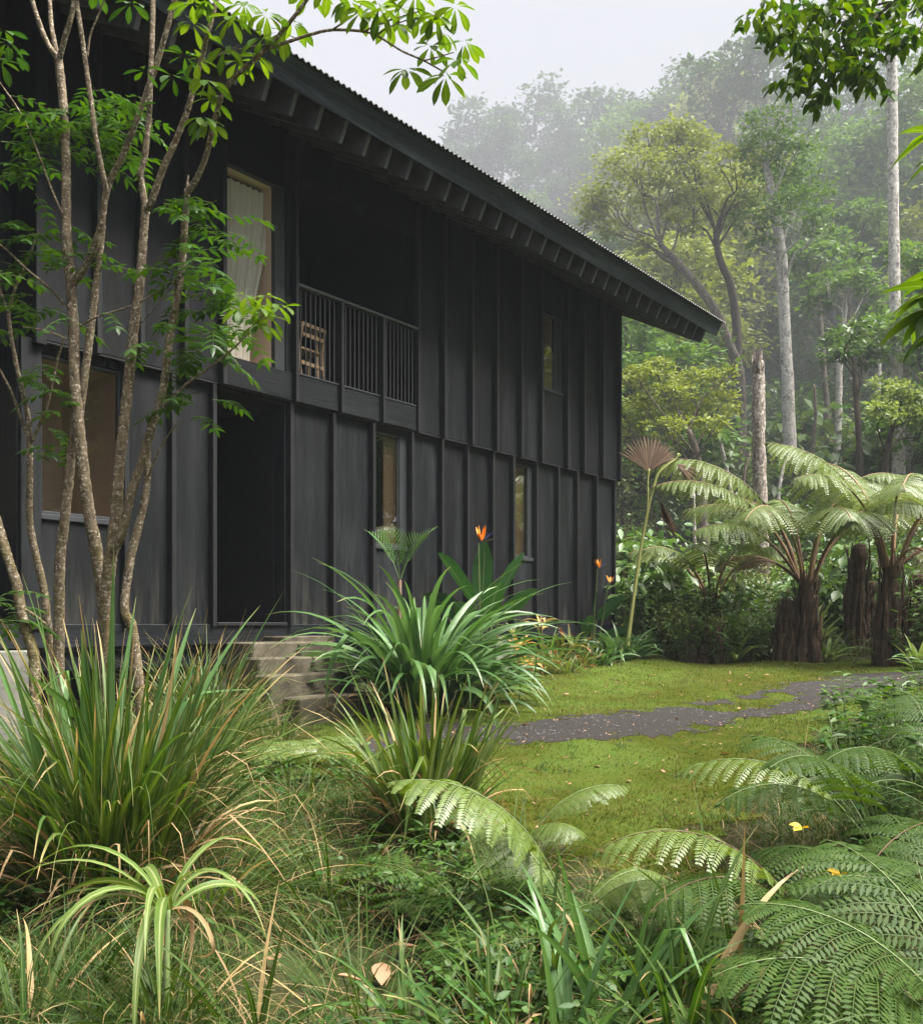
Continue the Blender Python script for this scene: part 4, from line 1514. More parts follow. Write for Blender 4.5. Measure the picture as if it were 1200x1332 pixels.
# pale fern in the middle, before the lawn
rg = np.random.default_rng(21)
pf = on_ground(745, 4.15)
kwm = dict(npairs=15, npin=18, pl=.042, plen=0.24, pdroop=0.5, stalk=0.38, rr=0.005, fwd=0.3)
fern_plant("pale_fern", "pale yellow-green fern with one broad frond arching over, at the lawn's near edge", "fern", pf, [
    (PI * 1.02, 1.42, 1.22, 1.65, dict(kwm, npairs=11, npin=20, plen=.33, pl=.055, pinw=.016, pdroop=.45)), (PI * 0.80, 1.35, .85, 1.75, dict(kwm, plen=.20)), (-0.25, 1.3, 0.75, 2.3, dict(kwm, plen=.18)), (0.35, 1.35, 0.7, 2.3, dict(kwm, plen=.16))], M_fernlight, M_stalk, None, 3)
fern_plant("bleached_fern", "small pale fern standing behind the broad-fronded one, nearer the lawn", "fern", on_ground(675, 5.3), [
    (0.25, 1.15, 0.85, 1.5, dict(kwm, plen=.15)), (2.2, 1.2, 0.6, 1.6, dict(kwm, plen=.15)), (-0.9, 1.2, 0.6, 1.8, dict(kwm, plen=.16)), (PI, 1.2, 0.6, 1.6, dict(kwm, plen=.15))], M_fernlight, M_stalk, None, 4)
# big glossy ferns at the side bank
kwb = dict(npairs=12, npin=14, plen=0.38, pdroop=0.30, stalk=0.30, rr=0.006, fwd=0.42, pl=0.055, pinw=.019)
big = on_ground(1290, 3.05) + np.array([0, 0, 0.05])
fern_plant("glossy_fern", "big glossy green fern sweeping low across the lower corner", "fern", big, [
    (PI * 0.99, 1.0, 1.05, 1.5, kwb), (PI * 1.10, 0.9, 0.98, 1.7, kwb), (PI * 1.3, 0.65, 0.8, 1.6, dict(kwb, plen=.32)), (PI * 0.86, 1.15, 1.0, 1.4, dict(kwb, plen=.34)), (PI * 0.6, 1.2, 1.1, 1.3, kwb), (0.3, 1.1, 1.0, 1.5, kwb)],
    M_fern, M_stalk, None, 5)
kws = dict(npairs=13, npin=14, plen=0.29, pdroop=0.42, stalk=0.36, rr=0.005, fwd=0.45, pl=0.042, pinw=.016)
fern_plant("silvery_fern", "fern with silvery arching fronds on dark stems standing over the lawn's near edge", "fern", on_ground(1075, 3.9), [
    (PI * 1.0, 1.32, 1.30, 1.95, dict(kws, mat=M_fernlight)), (PI * 1.12, 1.25, 1.12, 2.0, kws), (0.5, 1.3, 1.1, 1.6, kws), (PI * 1.05, 0.75, 0.9, 1.2, dict(kws, plen=.2))],
    M_fern, M_bstalk, None, 6)
fern_plant("reaching_fern", "fern with long whitish fronds leaning out of the bank over the lawn", "fern", on_ground(1150, 5.0), [
    (PI * 0.95, 1.15, 1.35, 1.75, dict(kws, mat=M_fernlight)), (PI * 1.08, 1.1, 1.2, 1.7, kws), (PI * 0.7, 1.2, 1.2, 1.4, kws), (0.0, 1.1, 1.2, 1.5, kws), (PI * 1.2, 1.25, 1.3, 1.6, kws)],
    M_fern, M_stalk, None, 7)
for i, (x, Y, sd, lb) in enumerate(((1215, 4.2, 8, "bushy dark fern on the bank above the big glossy fern"), (1225, 5.6, 9, "fern topping the bank beside the lawn, behind the reaching fern"))):
    r_ = np.random.default_rng(sd)
    fern_plant("bank_fern", lb, "fern", on_ground(x, Y), [
        (a + r_.normal(0, .15), r_.uniform(.9, 1.25), r_.uniform(.85, 1.2) * (.7 if i == 2 else 1), r_.uniform(1.3, 1.9), dict(kws, plen=r_.uniform(.26, .34))) for a in np.arange(6) * PI / 3 + .4], M_fern, M_stalk, "ferns on the bank", sd)
for i, (x, Y, sd, lb) in enumerate(((590, 4.6, 31, "small dark fern under the pale fern's broad frond"), (700, 3.9, 32, "low dark fern in the shade below the pale fern"),
                                    (75, 3.3, 33, "tiny bright fern beside the foot of the big sedge"), (405, 7.2, 34, "light green fern on the mossy bank below the steps"), (800, 3.5, 35, "small fern among the strap leaves before the lawn"))):
    r_ = np.random.default_rng(sd)
    sc_ = (.55, .5, .3, .5, .5)[i]
    fern_plant("small_fern", lb, "fern", on_ground(x, Y), [
        (a + r_.normal(0, .2), r_.uniform(.6, 1.0), sc_ * r_.uniform(.8, 1.2), r_.uniform(1.0, 1.6), dict(npairs=11, npin=9, plen=.26 * sc_ / .5, pdroop=.2, stalk=.3, rr=.003)) for a in np.arange(6) * PI / 3 + r_.uniform(0, 1)],
        M_fernlight if i == 3 else M_fern, M_stalk, "small ferns in the undergrowth", sd)


# ------------------------------------------------------------------ clumps of strap leaves
def clump(name, label, cat, pos, n, L, W, mat, seed, spread=0.12, el=(1.1, 1.52), bend=(0.4, 1.8), kinkp=0.12, nseg=9, dead=0, group=None, shape='blade', az=None, fold=0.35, thin=None, p=1.6):
    r_ = np.random.default_rng(seed)
    t = thing(name, label, cat, pos, 0, group)
    def mk(n, L, W, el, bend, kinkp, mt, nm, sp):
        rad = sp * np.sqrt(r_.random(n))
        a0 = r_.uniform(0, 2 * pi, n)
        b = np.asarray(pos) + np.stack([rad * np.cos(a0), rad * np.sin(a0), np.full(n, -0.03)], -1)
        a = a0 + r_.normal(0, 0.5, n)
        if az is not None:
            a = az[0] + r_.normal(0, az[1], n)
        f = rad / max(sp, 1e-6)
        e = el[1] - (el[1] - el[0]) * f * r_.uniform(0.5, 1.1, n) 
        bd = bend[0] + (bend[1] - bend[0]) * r_.random(n) * (0.4 + 0.6 * f)
        kk = np.where(r_.random(n) < kinkp, r_.uniform(0.8, 1.9, n), 0.0)
        g = Geo()
        blades(g, b, a, e, bd, r_.uniform(*L, n), r_.uniform(*W, n), r_.normal(0, .35, n), nseg, shape, fold, kk, r_.uniform(.5, .85, n), p=p, wob=0.06)
        g.build(nm, mt, t)
    mk(n, L, W, el, bend, kinkp, mat, "foliage", spread)
    if dead:
        mk(dead, (L[0] * .6, L[1] * .8), (W[0] * .5, W[1] * .6), (el[0] - .35, el[1] - .1), (bend[0] + .6, bend[1] + .8), .5, M_straw, "dead_foliage", spread * 1.1)
    if thin:
        mk(thin, (L[0] * .7, L[1] * .95), (.003, .006), (el[0] - .3, el[1]), (bend[0] + .2, bend[1] + .3), .1, mat, "fine_foliage", spread * 1.2)
    return t


clump("sedge_clump", "huge clump of tall upright sedge blades with straw-coloured arching tips", "sedge", on_ground(150, 4.75), 360, (0.75, 1.55), (0.016, 0.036), M_sedge, 41, 0.27, (1.05, 1.54), (0.05, 1.7), .10, 10, 150, thin=380)
clump("sedge_clump", "tall wide fresh blades rising out of the huge sedge before the slender trees", "sedge", on_ground(135, 5.0), 22, (1.2, 1.8), (0.042, 0.07), M_crinum, 42, 0.30, (1.2, 1.52), (0.05, 0.7), .15, 12)
clump("arching_sedge", "sedge tuft of thin arching blades spilling towards the steps", "sedge", on_ground(262, 4.5), 130, (0.5, 0.95), (0.008, 0.018), M_sedge, 43, 0.2, (0.3, 1.0), (0.6, 1.5), .08, 10, 45, thin=160)
clump("yellowing_iris_clump", "upright clump of stiff yellow-green blades between the steps and the pale fern", "iris clump", on_ground(555, 5.6), 140, (0.55, 1.15), (0.022, 0.038), M_sedge, 44, 0.16, (1.05, 1.53), (0.05, 1.5), .25, 9, 60, thin=80)
clump("yellowing_iris_clump", "handful of wide bright blades standing in the stiff yellow-green clump", "iris clump", on_ground(560, 5.5), 18, (0.8, 1.2), (0.035, 0.05), M_broadstrap, 45, 0.18, (1.15, 1.5), (0.1, 1.0), .2, 10)
clump("wild_grass_clump", "feathery tall grass clump growing against the steps", "grass clump", on_ground(270, 8.5), 180, (0.5, 1.15), (0.010, 0.020), M_sedge, 46, 0.28, (1.0, 1.5), (0.2, 1.3), .1, 8, 60, thin=200)
clump("wild_grass_clump", "low scruffy grass tuft between the slender trees and the steps", "grass clump", on_ground(245, 7.6), 160, (0.4, 0.85), (0.008, 0.016), M_sedge, 47, 0.4, (0.8, 1.45), (0.5, 1.5), .1, 7, 50, thin=200)
clump("wild_grass_clump", "grassy fringe crowding the lowest concrete step", "grass clump", on_ground(352, 8.5), 90, (0.25, 0.55), (0.006, 0.012), M_sedge, 56, 0.22, (0.7, 1.45), (0.5, 1.6), .1, 7, 20, thin=120)
# wide striped leaves drooping at the very front
clump("striped_strap_plant", "rosette of broad pale-striped strap leaves drooping before the huge sedge", "strap plant", on_ground(215, 3.45) + np.array([0, 0, .46]), 14, (0.48, 0.8), (0.026, 0.042), M_broadstrap, 48, 0.04, (0.5, 1.45), (2.0, 3.0), 0, 12, 4, fold=.25, p=1.05)
g = Geo()
sp_ = [o for o in bpy.data.objects if o.name == "striped_strap_plant"][0]
b_ = on_ground(215, 3.45)
tube(g, [b_ - [0, 0, .05], b_ + [0.01, 0, .47]], [0.012, 0.010], 8)
g.build("stem", M_stalk, sp_)
clump("grass_tuft", "dense leafy tuft hiding the stem of the striped rosette", "grass", on_ground(215, 3.40), 90, (.3, .6), (.006, .014), M_sedge, 49, .10, (.7, 1.5), (.4, 1.6), .1, 8, 14)
# crinum beside the steps
cr = on_ground(546, 9.9)
clump("crinum_lily", "big glossy crinum with long arching strap leaves beside the steps", "crinum", cr + np.array([0, 0, .02]), 210, (1.1, 2.05), (0.055, 0.09), M_crinum, 50, 0.28, (0.7, 1.53), (0.9, 2.6), .12, 12, 10, fold=.22, p=1.5)
clump("crinum_lily", "lower crinum spreading over the lawn edge beside the first concrete pier", "crinum", on_ground(592, 10.2), 95, (0.8, 1.3), (0.045, 0.07), M_crinum, 51, 0.28, (0.4, 1.35), (0.9, 2.2), .1, 10, 6, fold=.22)
clump("crinum_lily", "small crinum at the foot of the yellow stalk near the house corner", "crinum", on_ground(808, 15.2), 80, (0.5, 0.95), (0.035, 0.055), M_crinum, 52, 0.25, (0.5, 1.4), (0.8, 2.2), .1, 8, 6, fold=.22)
clump("crinum_lily", "pale-tipped little crinum in the bed before the bromeliads", "crinum", on_ground(772, 14.6), 60, (0.4, 0.75), (0.03, 0.05), M_crinum, 53, 0.22, (0.4, 1.3), (0.8, 2.2), .1, 8, 10, fold=.22)
# dwarf palm behind the crinum
pp = on_ground(520, 10.6)
tp = thing("palm_seedling", "little palm with spiky feather fronds under the narrow downstairs window", "palm", pp)
g = Geo()
tube(g, [pp, pp + [0, 0, 1.35]], [.03, .02], 8, .05)
g.build("stem", M_bstalk, tp)
r_ = np.random.default_rng(8)
for k in range(4):
    gl = Geo()
    az = (.4, 2.7, 4.2, 5.6)[k]
    e = r_.uniform(1.15, 1.5)
    L = r_.uniform(.5, .75)
    m = 15
    tt = np.linspace(0, 1, m)
    ee = e - .7 * tt ** 1.5
    h = np.array([cos(az), sin(az), 0])
    d = np.stack([np.cos(ee) * h[0], np.cos(ee) * h[1], np.sin(ee)], -1)
    ps = pp + [0, 0, 1.32] + np.cumsum(d, 0) * L / m
    sd = np.array([h[1], -h[0], 0])
    tube(gl, ps, [.006, .002], 5, 0, False)
    for s in (-1, 1):
        leaves(gl, ps[4:], nrm(s * sd + d[4:] * .9 + [0, 0, .25]), d[4:], .30 * np.sin(pi * np.linspace(.2, .93, m - 4)), .016, .1, 3, 'lance', .3)
    gl.build("frond", M_crinum, tp)


# ------------------------------------------------------------------ birds of paradise
def bird(label, pos, leafspec, flowers, seed):
    r_ = np.random.default_rng(seed)
    t = thing("bird_of_paradise", label, "flowering plant", pos, 0, "birds of paradise along the wall")
    pos = np.asarray(pos)
    for (dx, dz, az, el, bend, L, W) in leafspec:
        g = Geo()
        b = pos + np.array([dx * .3, r_.normal(0, .05), 0])
        top = pos + np.array([dx, r_.normal(0, .06), dz])
        tube(g, catmull([b, 0.5 * (b + top) + [0, 0, .05], top], 10), [.018, .011], 7, 0, False)
        g.build("leaf_stalk", M_stalk, t)
        g = Geo()
        blades(g, top[None], az, el, bend, L, W * 1.15, (1.0 if cos(az) > 0 else -1.0) * (1.0 if abs(cos(az)) > .5 else .2) + r_.normal(0, .15), 14, 'paddle', .22, p=1.3)
        g.build("leaf", M_banana, t)
    for (dx, dz, fl, up) in flowers:
        b = pos + np.array([dx * .4, 0, 0])
        top = pos + np.array([dx, -.05, dz])
        g = Geo()
        tube(g, catmull([b, 0.5 * (b + top), top], 10), [.013, .009], 7, 0, False)
        f = g.build("flower_stalk", M_stalk, t)
        g = Geo()
        blades(g, top[None], 0.1, .35, .2, .20 * fl, .03 * fl, 0, 6, 'lance', .9)
        g.build("spathe", M_spathe, f)
        g = Geo()
        n = 5
        blades(g, np.tile(top + [.03 * fl, 0, .015 * fl], (n, 1)), np.linspace(2.9, 0.4, n) + r_.normal(0, .2, n), up + r_.normal(0, .15, n), -.2, .15 * fl, .035 * fl, r_.normal(0, .4, n), 5, 'lance', .3)
        g.build("petal", M_orange, f)
        g = Geo()
        blades(g, np.tile(top + [.05 * fl, 0, .03 * fl], (2, 1)), [.2, .35], [.6, .75], .1, .12 * fl, .02 * fl, 0, 4, 'lance', .3)
        g.build("tongue", M_blue, f)
    return t


bp = on_ground(628, 12.5)
bird("tall bird of paradise with broad paddle leaves and one orange bloom against the boards", bp, [
    (-0.10, 1.0, 2.6, 1.05, .40, .90, .27), (-.02, 1.05, 1.2, 1.5, .15, .80, .26), (.14, 1.02, .35, 1.1, .25, .80, .24), (.20, .80, .1, .80, .3, .66, .22), (-.2, .78, 2.9, .75, .5, .7, .24),
    (.05, .75, -1.2, 1.1, .5, .7, .22), (-.05, .6, -2.2, .9, .6, .7, .22), (-.28, .5, 2.75, .85, .5, .55, .19)], [(-.06, 1.80, 1.45, 1.15)], 3)
bp2 = on_ground(766, 15.7)
bird("smaller bird of paradise with two orange blooms at the house corner", bp2, [
    (.12, .62, .2, .8, .3, .62, .19), (.04, .7, 1.0, 1.3, .2, .5, .17), (-.1, .45, 2.4, 1.1, .3, .5, .16), (.2, .3, .1, .5, .4, .5, .16), (-.05, .35, -1.5, 1.0, .5, .5, .16)], [(.12, 1.45, 1.1, 1.1), (.30, 1.22, .9, .9)], 4)

# ------------------------------------------------------------------ golden cordylines and bromeliads in the bed
for (x, Y, h, n, L, mt, lb, sd) in ((703, 14.2, .78, 7, .34, M_gold, "cordyline with a few upright orange-yellow leaves on a bare stem", 1), (672, 13.4, .42, 9, .36, M_gold, "cordyline with pale cream leaves beside the stone pier", 2),
                                    (690, 13.2, .18, 12, .32, M_gold, "low cordyline with drooping straw-gold leaves in the bed", 3), (668, 14.0, .60, 8, .30, M_bush3, "lime green cordyline shoot between the golden cordylines", 4),
                                    (745, 14.4, .35, 12, .34, M_bromel, "rusty-tipped cordyline among the bromeliads", 5)):
    r_ = np.random.default_rng(sd)
    p_ = on_ground(x, Y)
    t = thing("cordyline", lb, "cordyline", p_, 0, "cordylines in the bed by the house")
    g = Geo()
    tube(g, catmull([p_ - [0, 0, .05], p_ + [.02, 0, h * .5], p_ + [0, 0, h]], 8), [.014, .010], 7, .04)
    g.build("stem", M_tanstalk, t)
    g = Geo()
    blades(g, np.tile(p_ + [0, 0, h - .02], (n, 1)) - np.outer(r_.uniform(0, .25 * h, n), [0, 0, 1]), np.arange(n) * 2.4 + r_.normal(0, .2, n), r_.uniform(.3, 1.3, n), r_.uniform(.4, 1.6, n), L * r_.uniform(.75, 1.15, n), .055, r_.normal(0, .3, n), 7, 'lance', .3)
    g.build("foliage", mt, t)
for i, (x, Y, n, L, lb) in enumerate(((722, 14.0, 34, .55, "tall bromeliad rosette behind the golden cordylines"), (738, 13.6, 30, .5, "reddish bromeliad rosette in the middle of the bed"), (757, 14.3, 32, .5, "bromeliad rosette touching the little crinum"),
                                   (715, 13.5, 24, .36, "small bromeliad at the lawn edge of the bed"), (785, 15.0, 30, .5, "bromeliad rosette next to the yellow stalk"), (700, 13.7, 26, .4, "bromeliad at the foot of the lime cordyline"))):
    clump("bromeliad", lb, "bromeliad", on_ground(x, Y), n, (L * .6, L), (.025, .042), M_bromel, 70 + i, .08, (.5, 1.4), (.4, 1.6), .05, 7, 3, "bromeliads in the bed by the house", fold=.45)

for i, (x, Y, n, L, mt, lb) in enumerate(((712, 14.6, 40, .85, M_bush1, "tall leafy clump against the wall behind the bromeliads"), (742, 15.0, 40, .8, M_bromel, "tall rusty-tipped clump against the wall"), (775, 15.3, 36, .7, M_bush1, "leafy clump hugging the house corner"),
                                       (796, 15.0, 44, .75, M_crinum, "strap-leaved clump between the bloom and the yellow stalk"), (690, 14.2, 30, .6, M_bush3, "light green clump by the second concrete pier"), (830, 15.6, 40, .8, M_crinum, "strap-leaved clump just past the yellow stalk"))):
    clump("leafy_clump", lb, "plant", on_ground(x, Y), n, (L * .6, L), (.035, .06), mt, 170 + i, .2, (.6, 1.5), (.5, 2.0), .05, 8, 6, "leafy clumps in the bed by the house", fold=.3)

# ------------------------------------------------------------------ dry stalk with fan leaves
Yk = 15.0
b_ = on_ground(813, Yk)
t = thing("dry_fan_stalk", "tall yellow stalk ending in a dried brown fan leaf", "dry stalk", b_)
g = Geo()
tube(g, catmull([b_, P(822, 790, Yk), P(832, 720, Yk), P(842, 665, Yk), P(848, 640, Yk), P(855, 618, Yk), P(868, 605, Yk), P(878, 598, Yk), P(882, 590, Yk)], 40), [.034, .026, .022, .02, .015], 8, .02)
tube(g, catmull([P(838, 690, Yk), P(842, 655, Yk), P(842, 625, Yk), P(844, 610, Yk)], 12), [.018, .012], 8, .02)
g.build("stem", M_ystalk, t)


def fan(c, az, el, R, n, spread, mat, pr, roll, nm="fan_leaf"):
    """pleated fan: segments radiating in one plane"""
    g = Geo()
    h = np.array([cos(az), sin(az), 0])
    d0 = np.array([cos(el) * h[0], cos(el) * h[1], sin(el)])
    s0 = np.array([-h[1], h[0], 0])
    n0 = np.cross(d0, s0)
    s1 = s0 * cos(roll) + n0 * sin(roll)
    a = np.linspace(-spread, spread, n)
    d = np.cos(a)[:, None] * d0 + np.sin(a)[:, None] * s1 + 0.05 * np.where(np.arange(n) % 2, 1, -1)[:, None] * np.cross(d0, s1)
    sd = -np.sin(a)[:, None] * d0 + np.cos(a)[:, None] * s1
    l = R * (0.72 + 0.28 * np.cos(a)) * np.random.default_rng(n).uniform(.9, 1.05, n)
    leaves(g, np.tile(c, (n, 1)), nrm(d), sd, l, 2.0 * spread * R / n * 1.0, 0.08, 5, 'paddle', .5)
    return g.build(nm, mat, pr)


fan(P(843, 613, Yk), 1.45, 1.42, .66, 38, 1.0, M_fan, t, .25)
fan(P(880, 604, Yk), 0.3, -.5, .42, 9, .45, M_fan, t, 1.3)
fan(P(858, 652, Yk), 0.4, -1.1, .60, 11, .45, M_fan, t, .3)


# ------------------------------------------------------------------ tree ferns
def bundle(g, pos, top, ra, rb, r_, n=17):
    """fern trunk: a core and the upright old leaf bases packed round it"""
    pos, top = np.asarray(pos, float), np.asarray(top, float)
    tube(g, catmull([pos - [0, 0, .1], 0.5 * (pos + top) + [.02, 0, 0], top], 18), [ra * .8, rb * .85, rb * .7], 12, .12, True, r_)
    for k in range(n):
        a = k * 2 * pi / n + r_.normal(0, .15)
        h = r_.uniform(.45, 1.08)
        u = np.array([cos(a), sin(a), 0])
        z = np.linspace(0, h, 7)
        c = pos + np.outer(z, top - pos) + u * (ra + (rb - ra) * z * 1.1)[:, None] + r_.normal(0, .016, (7, 3)) + np.cross(u, [0, 0, 1.0]) * (r_.normal(0, .10) * z)[:, None]
        c[0, 2] -= .12
        c[-1] += u * r_.uniform(-.02, .07)
        tube(g, catmull(c, 16), [ra * .26, ra * .20, rb * .16, rb * .07], 7, .10, True, r_)


def tree_fern(label, pos, H, fr, seed, tr=.16, lean=(0, 0), skirts=0):
    r_ = np.random.default_rng(seed)
    pos = np.asarray(pos, float)
    t = thing("tree_fern", label, "tree fern", pos, 0, "tree ferns at the far side of the lawn")
    top = pos + np.array([lean[0], lean[1], H])
    g = Geo()
    bundle(g, pos, top, tr * 1.25, tr * .75, r_)
    # old leaf bases down the trunk
    n = 150
    f = r_.random(n)
    a = r_.uniform(0, 2 * pi, n)
    b = pos + (top - pos) * f[:, None] + np.stack([np.cos(a), np.sin(a), np.zeros(n)], -1) * (tr * (1.35 - .55 * f))[:, None]
    blades(g, b, a, r_.uniform(1.2, 1.6, n), r_.uniform(-.2, .2, n), r_.uniform(.15, .5, n), r_.uniform(.015, .04, n), r_.normal(0, .3, n), 4, 'grass', .5)
    g.build("trunk", M_fibre, t)
    for i, (az, el, L, bend, kw) in enumerate(fr):
        kw = dict(kw)
        if not kw.get('dead'):
            L, el = L + .25, min(el + .06, 1.42)
        dead = kw.pop('dead', False)
        off = np.array([cos(az), sin(az), 0]) * tr * .7 + [0, 0, kw.pop('dz', 0.0)]
        gl, gs = Geo(), Geo()
        frond(gl, gs, top + off - [0, 0, .1], az, el, L, bend, r_, **{**dict(stalk=.40, npairs=20, npin=19, plen=.58, pdroop=.62, rr=.028, fwd=.30, nseg=2, rad_end=.2, pl=.075, pinw=.024), **kw})
        fo = gl.build("dead_frond" if dead else "frond", M_browfern if dead else M_treefern, t)
        gs.build("stalk", M_tanstalk if i % 3 else M_bstalk, fo)
    return t


tfA = on_ground(1048, 15.2)
frA = [(PI * .97, 1.30, 3.35, 1.75, {}), (PI * 1.03, 1.15, 2.9, 1.6, dict(plen=.5)), (PI * .85, 1.25, 2.3, 1.8, {}), (PI * 1.08, .95, 2.0, 1.55, {}), (PI * 1.25, 1.22, 2.2, 2.1, dict(plen=.7)), (PI * 1.5, 1.25, 2.0, 2.1, dict(plen=.75)),
       (PI * 1.72, 1.2, 2.2, 1.9, dict(plen=.66)), (0.1, 1.15, 2.1, 1.75, {}), (.6, 1.3, 2.6, 1.4, dict(plen=.66)), (PI * .5, 1.3, 2.2, 1.5, {}), (PI * .7, 1.3, 2.3, 1.6, {}),
       (PI * 1.02, .80, 1.6, 1.75, dict(dead=True, plen=.36, pdroop=1.2, npairs=12, npin=9, pl=.045, pinw=.012)), (PI * 1.1, .75, 1.45, 1.8, dict(dead=True, plen=.32, pdroop=1.2, npairs=12, npin=9, pl=.04, pinw=.012))]
tree_fern("tree fern with a wide crown and two brown dead fronds hanging towards the house", tfA, 1.35, frA, 1, .17)
tfB = on_ground(1158, 14.6)
frB = [(PI * .9, 1.38, 2.6, 1.35, dict(plen=.72)), (PI * .6, 1.35, 2.5, 1.4, {}), (PI * .3, 1.3, 2.4, 1.5, {}), (0, 1.2, 2.3, 1.6, {}), (PI * 1.7, 1.25, 2.1, 1.8, {}), (PI * 1.4, 1.32, 1.9, 2.0, {}),
       (PI * 1.12, 1.3, 2.2, 1.8, dict(plen=.7)), (PI * 1.25, 1.1, 1.6, 2.0, {}), (PI * 1.5, .6, 1.5, 1.9, dict(dead=True, plen=.25, pdroop=1.1, npairs=12, npin=9, pl=.04, pinw=.012)), (PI * 1.9, .8, 1.9, 1.9, dict(dead=True, plen=.3, pdroop=1.1, npairs=12, npin=9, pl=.04, pinw=.012))]
tree_fern("tree fern with the highest arching crown, nearest the gravel path", tfB, 1.58, frB, 2, .18)
tfC = on_ground(1250, 16.5)
tree_fern("tree fern at the picture edge with a brown frond among its green ones", tfC, 1.7, [(a, 1.25, 2.4, 1.7, {}) for a in np.arange(8) * PI / 4 + .3] + [(PI * 1.15, .9, 2.0, 1.8, dict(dead=True, plen=.3, pdroop=1.1, npairs=12, npin=9, pl=.04, pinw=.012))], 3, .2)
tfD = on_ground(925, 17.0)
tree_fern("small low tree fern in the shrubs behind the yellow stalk", tfD, .95, [(a + .1, 1.15, 1.6, 1.6, dict(plen=.46)) for a in np.arange(9) * 2 * PI / 9], 4, .12)
# fern stumps
for (x, Y, h, r0, lb, sd) in ((1020, 15.3, .95, .17, "dark fibrous fern stump leaning beside the tree fern with dead fronds", 1), (1112, 16.2, 1.85, .17, "tall dark fern stump between the two big tree ferns", 2), (1128, 16.6, 1.2, .15, "shorter dark fern stump behind the tall stump", 5),
                              (1190, 15.4, 1.3, .16, "dark fern stump at the foot of the highest tree fern", 3), (912, 15.2, .55, .30, "squat dark fern stump at the lawn edge under leafy shoots", 4)):
    p_ = on_ground(x, Y)
    r_ = np.random.default_rng(sd)
    t = thing("fern_stump", lb, "stump", p_, 0, "fern stumps at the lawn edge")
    g = Geo()
    bundle(g, p_, p_ + [.06, 0, h], r0 * 1.1, r0 * .8, r_, 14)
    n = 70
    f = r_.random(n)
    a = r_.uniform(0, 2 * pi, n)
    b = p_ + np.outer(f * h * .9, [.05, 0, 1]) + np.stack([np.cos(a), np.sin(a), np.zeros(n)], -1) * r0 * .95
    blades(g, b, a, r_.uniform(1.2, 1.6, n), 0, r_.uniform(.1, .35, n), r_.uniform(.015, .04, n), r_.normal(0, .3, n), 3, 'grass', .5)
    g.build("trunk", M_fibre, t)

# ------------------------------------------------------------------ forest trees
def crown(g, clumps, rg, per_area, nleaf, leafL, flat=0.62, subr=0.22):
    """leaf tufts over the upper shell and through the volume of every bough's clump"""
    for (c, r) in clumps:
        c = np.asarray(c, float)
        ns = max(6, int(per_area * r * r))
        dv = rdir(rg, ns, 1.0, 0.45)
        rad = r * rg.uniform(0.35, 1.0, ns) ** 0.6
        sc_ = c + dv * rad[:, None] * np.array([1, 1, flat])
        sr = subr * r * rg.uniform(.6, 1.3, ns)
        b = np.repeat(sc_, nleaf, 0) + rg.standard_normal((ns * nleaf, 3)) * np.repeat(sr, nleaf)[:, None] * np.array([1, 1, .42])
        n = len(b)
        d = rdir(rg, n, .45, -.25)
        out = nrm(b - c)
        d = nrm(d + out * .5)
        s = perp(d, rg)
        s = nrm(s * np.array([1, 1, .35]))
        L = leafL * rg.uniform(.6, 1.25, n)
        rhombs(g, b, d, s, L, L * rg.uniform(.42, .62, n))


def limb(g, a, b, r0, r1, rg, sag=0.12, n=12):
    a, b = np.asarray(a, float), np.asarray(b, float)
    L = np.linalg.norm(b - a)
    m1 = a + (b - a) * .35 + rg.normal(0, .06 * L, 3) + np.array([0, 0, sag * L * .6])
    m2 = a + (b - a) * .7 + rg.normal(0, .06 * L, 3) + np.array([0, 0, sag * L * .3])
    c = catmull([a, m1, m2, b], n)
    tube(g, c, [r0, r0 * .7, r1], 7, .03, True, rg)
    return c


def grow(trunk_pts, r0, r1, clumps, rg, dens, nleaf, leafL, flat=.6, attach=(0.55, 1.0), twigs=True, n=26, subr=.24):
    """trunk and crown geometry of one tree: a limb from the trunk to every clump, twigs inside it"""
    gt, gl = Geo(), Geo()
    c = catmull(trunk_pts, n)
    tube(gt, c, [r0 * 1.25, r0, r0 * .9, (r0 + r1) / 2, r1], 10, .035, True, rg)
    zs = c[:, 2]
    for (cc, r) in clumps:
        cc = np.asarray(cc, float)
        # leave the trunk below the clump
        f = np.clip(np.interp(cc[2] - 1.1 * np.hypot(*(cc[:2] - c[-1][:2])) - .3 * r, zs, np.linspace(0, 1, len(c))), attach[0], attach[1])
        k = int(f * (len(c) - 1))
        rl = max(.28 * (r0 + (r1 - r0) * f), r1 * .5)
        lc = limb(gt, c[k], cc - [0, 0, .15 * r], rl, rl * .35, rg)
        if twigs:
            for j in range(5):
                v = rdir(rg, 1, .6, .5)[0]
                a = lc[rg.integers(6, len(lc))]
                limb(gt, a, cc + v * r * np.array([.8, .8, .5]), rl * .4, rl * .12, rg, .05, 7)
    crown(gl, clumps, rg, dens, nleaf, leafL, flat, subr)
    return gt, gl


def generic_clumps(rg, H, Rc, n, base=.5):
    out = []
    for i in range(n):
        f = base + (1 - base) * (i + .6) / n
        a = i * 2.4 + rg.normal(0, .4)
        rr = Rc * (0.25 + .75 * np.sin(pi * np.clip((f - base) / (1 - base) * .85 + .18, 0, 1))) * rg.uniform(.55, 1.0)
        out.append((np.array([rr * cos(a), rr * sin(a), H * f * rg.uniform(.94, 1.0)]), Rc * rg.uniform(.36, .58)))
    return out


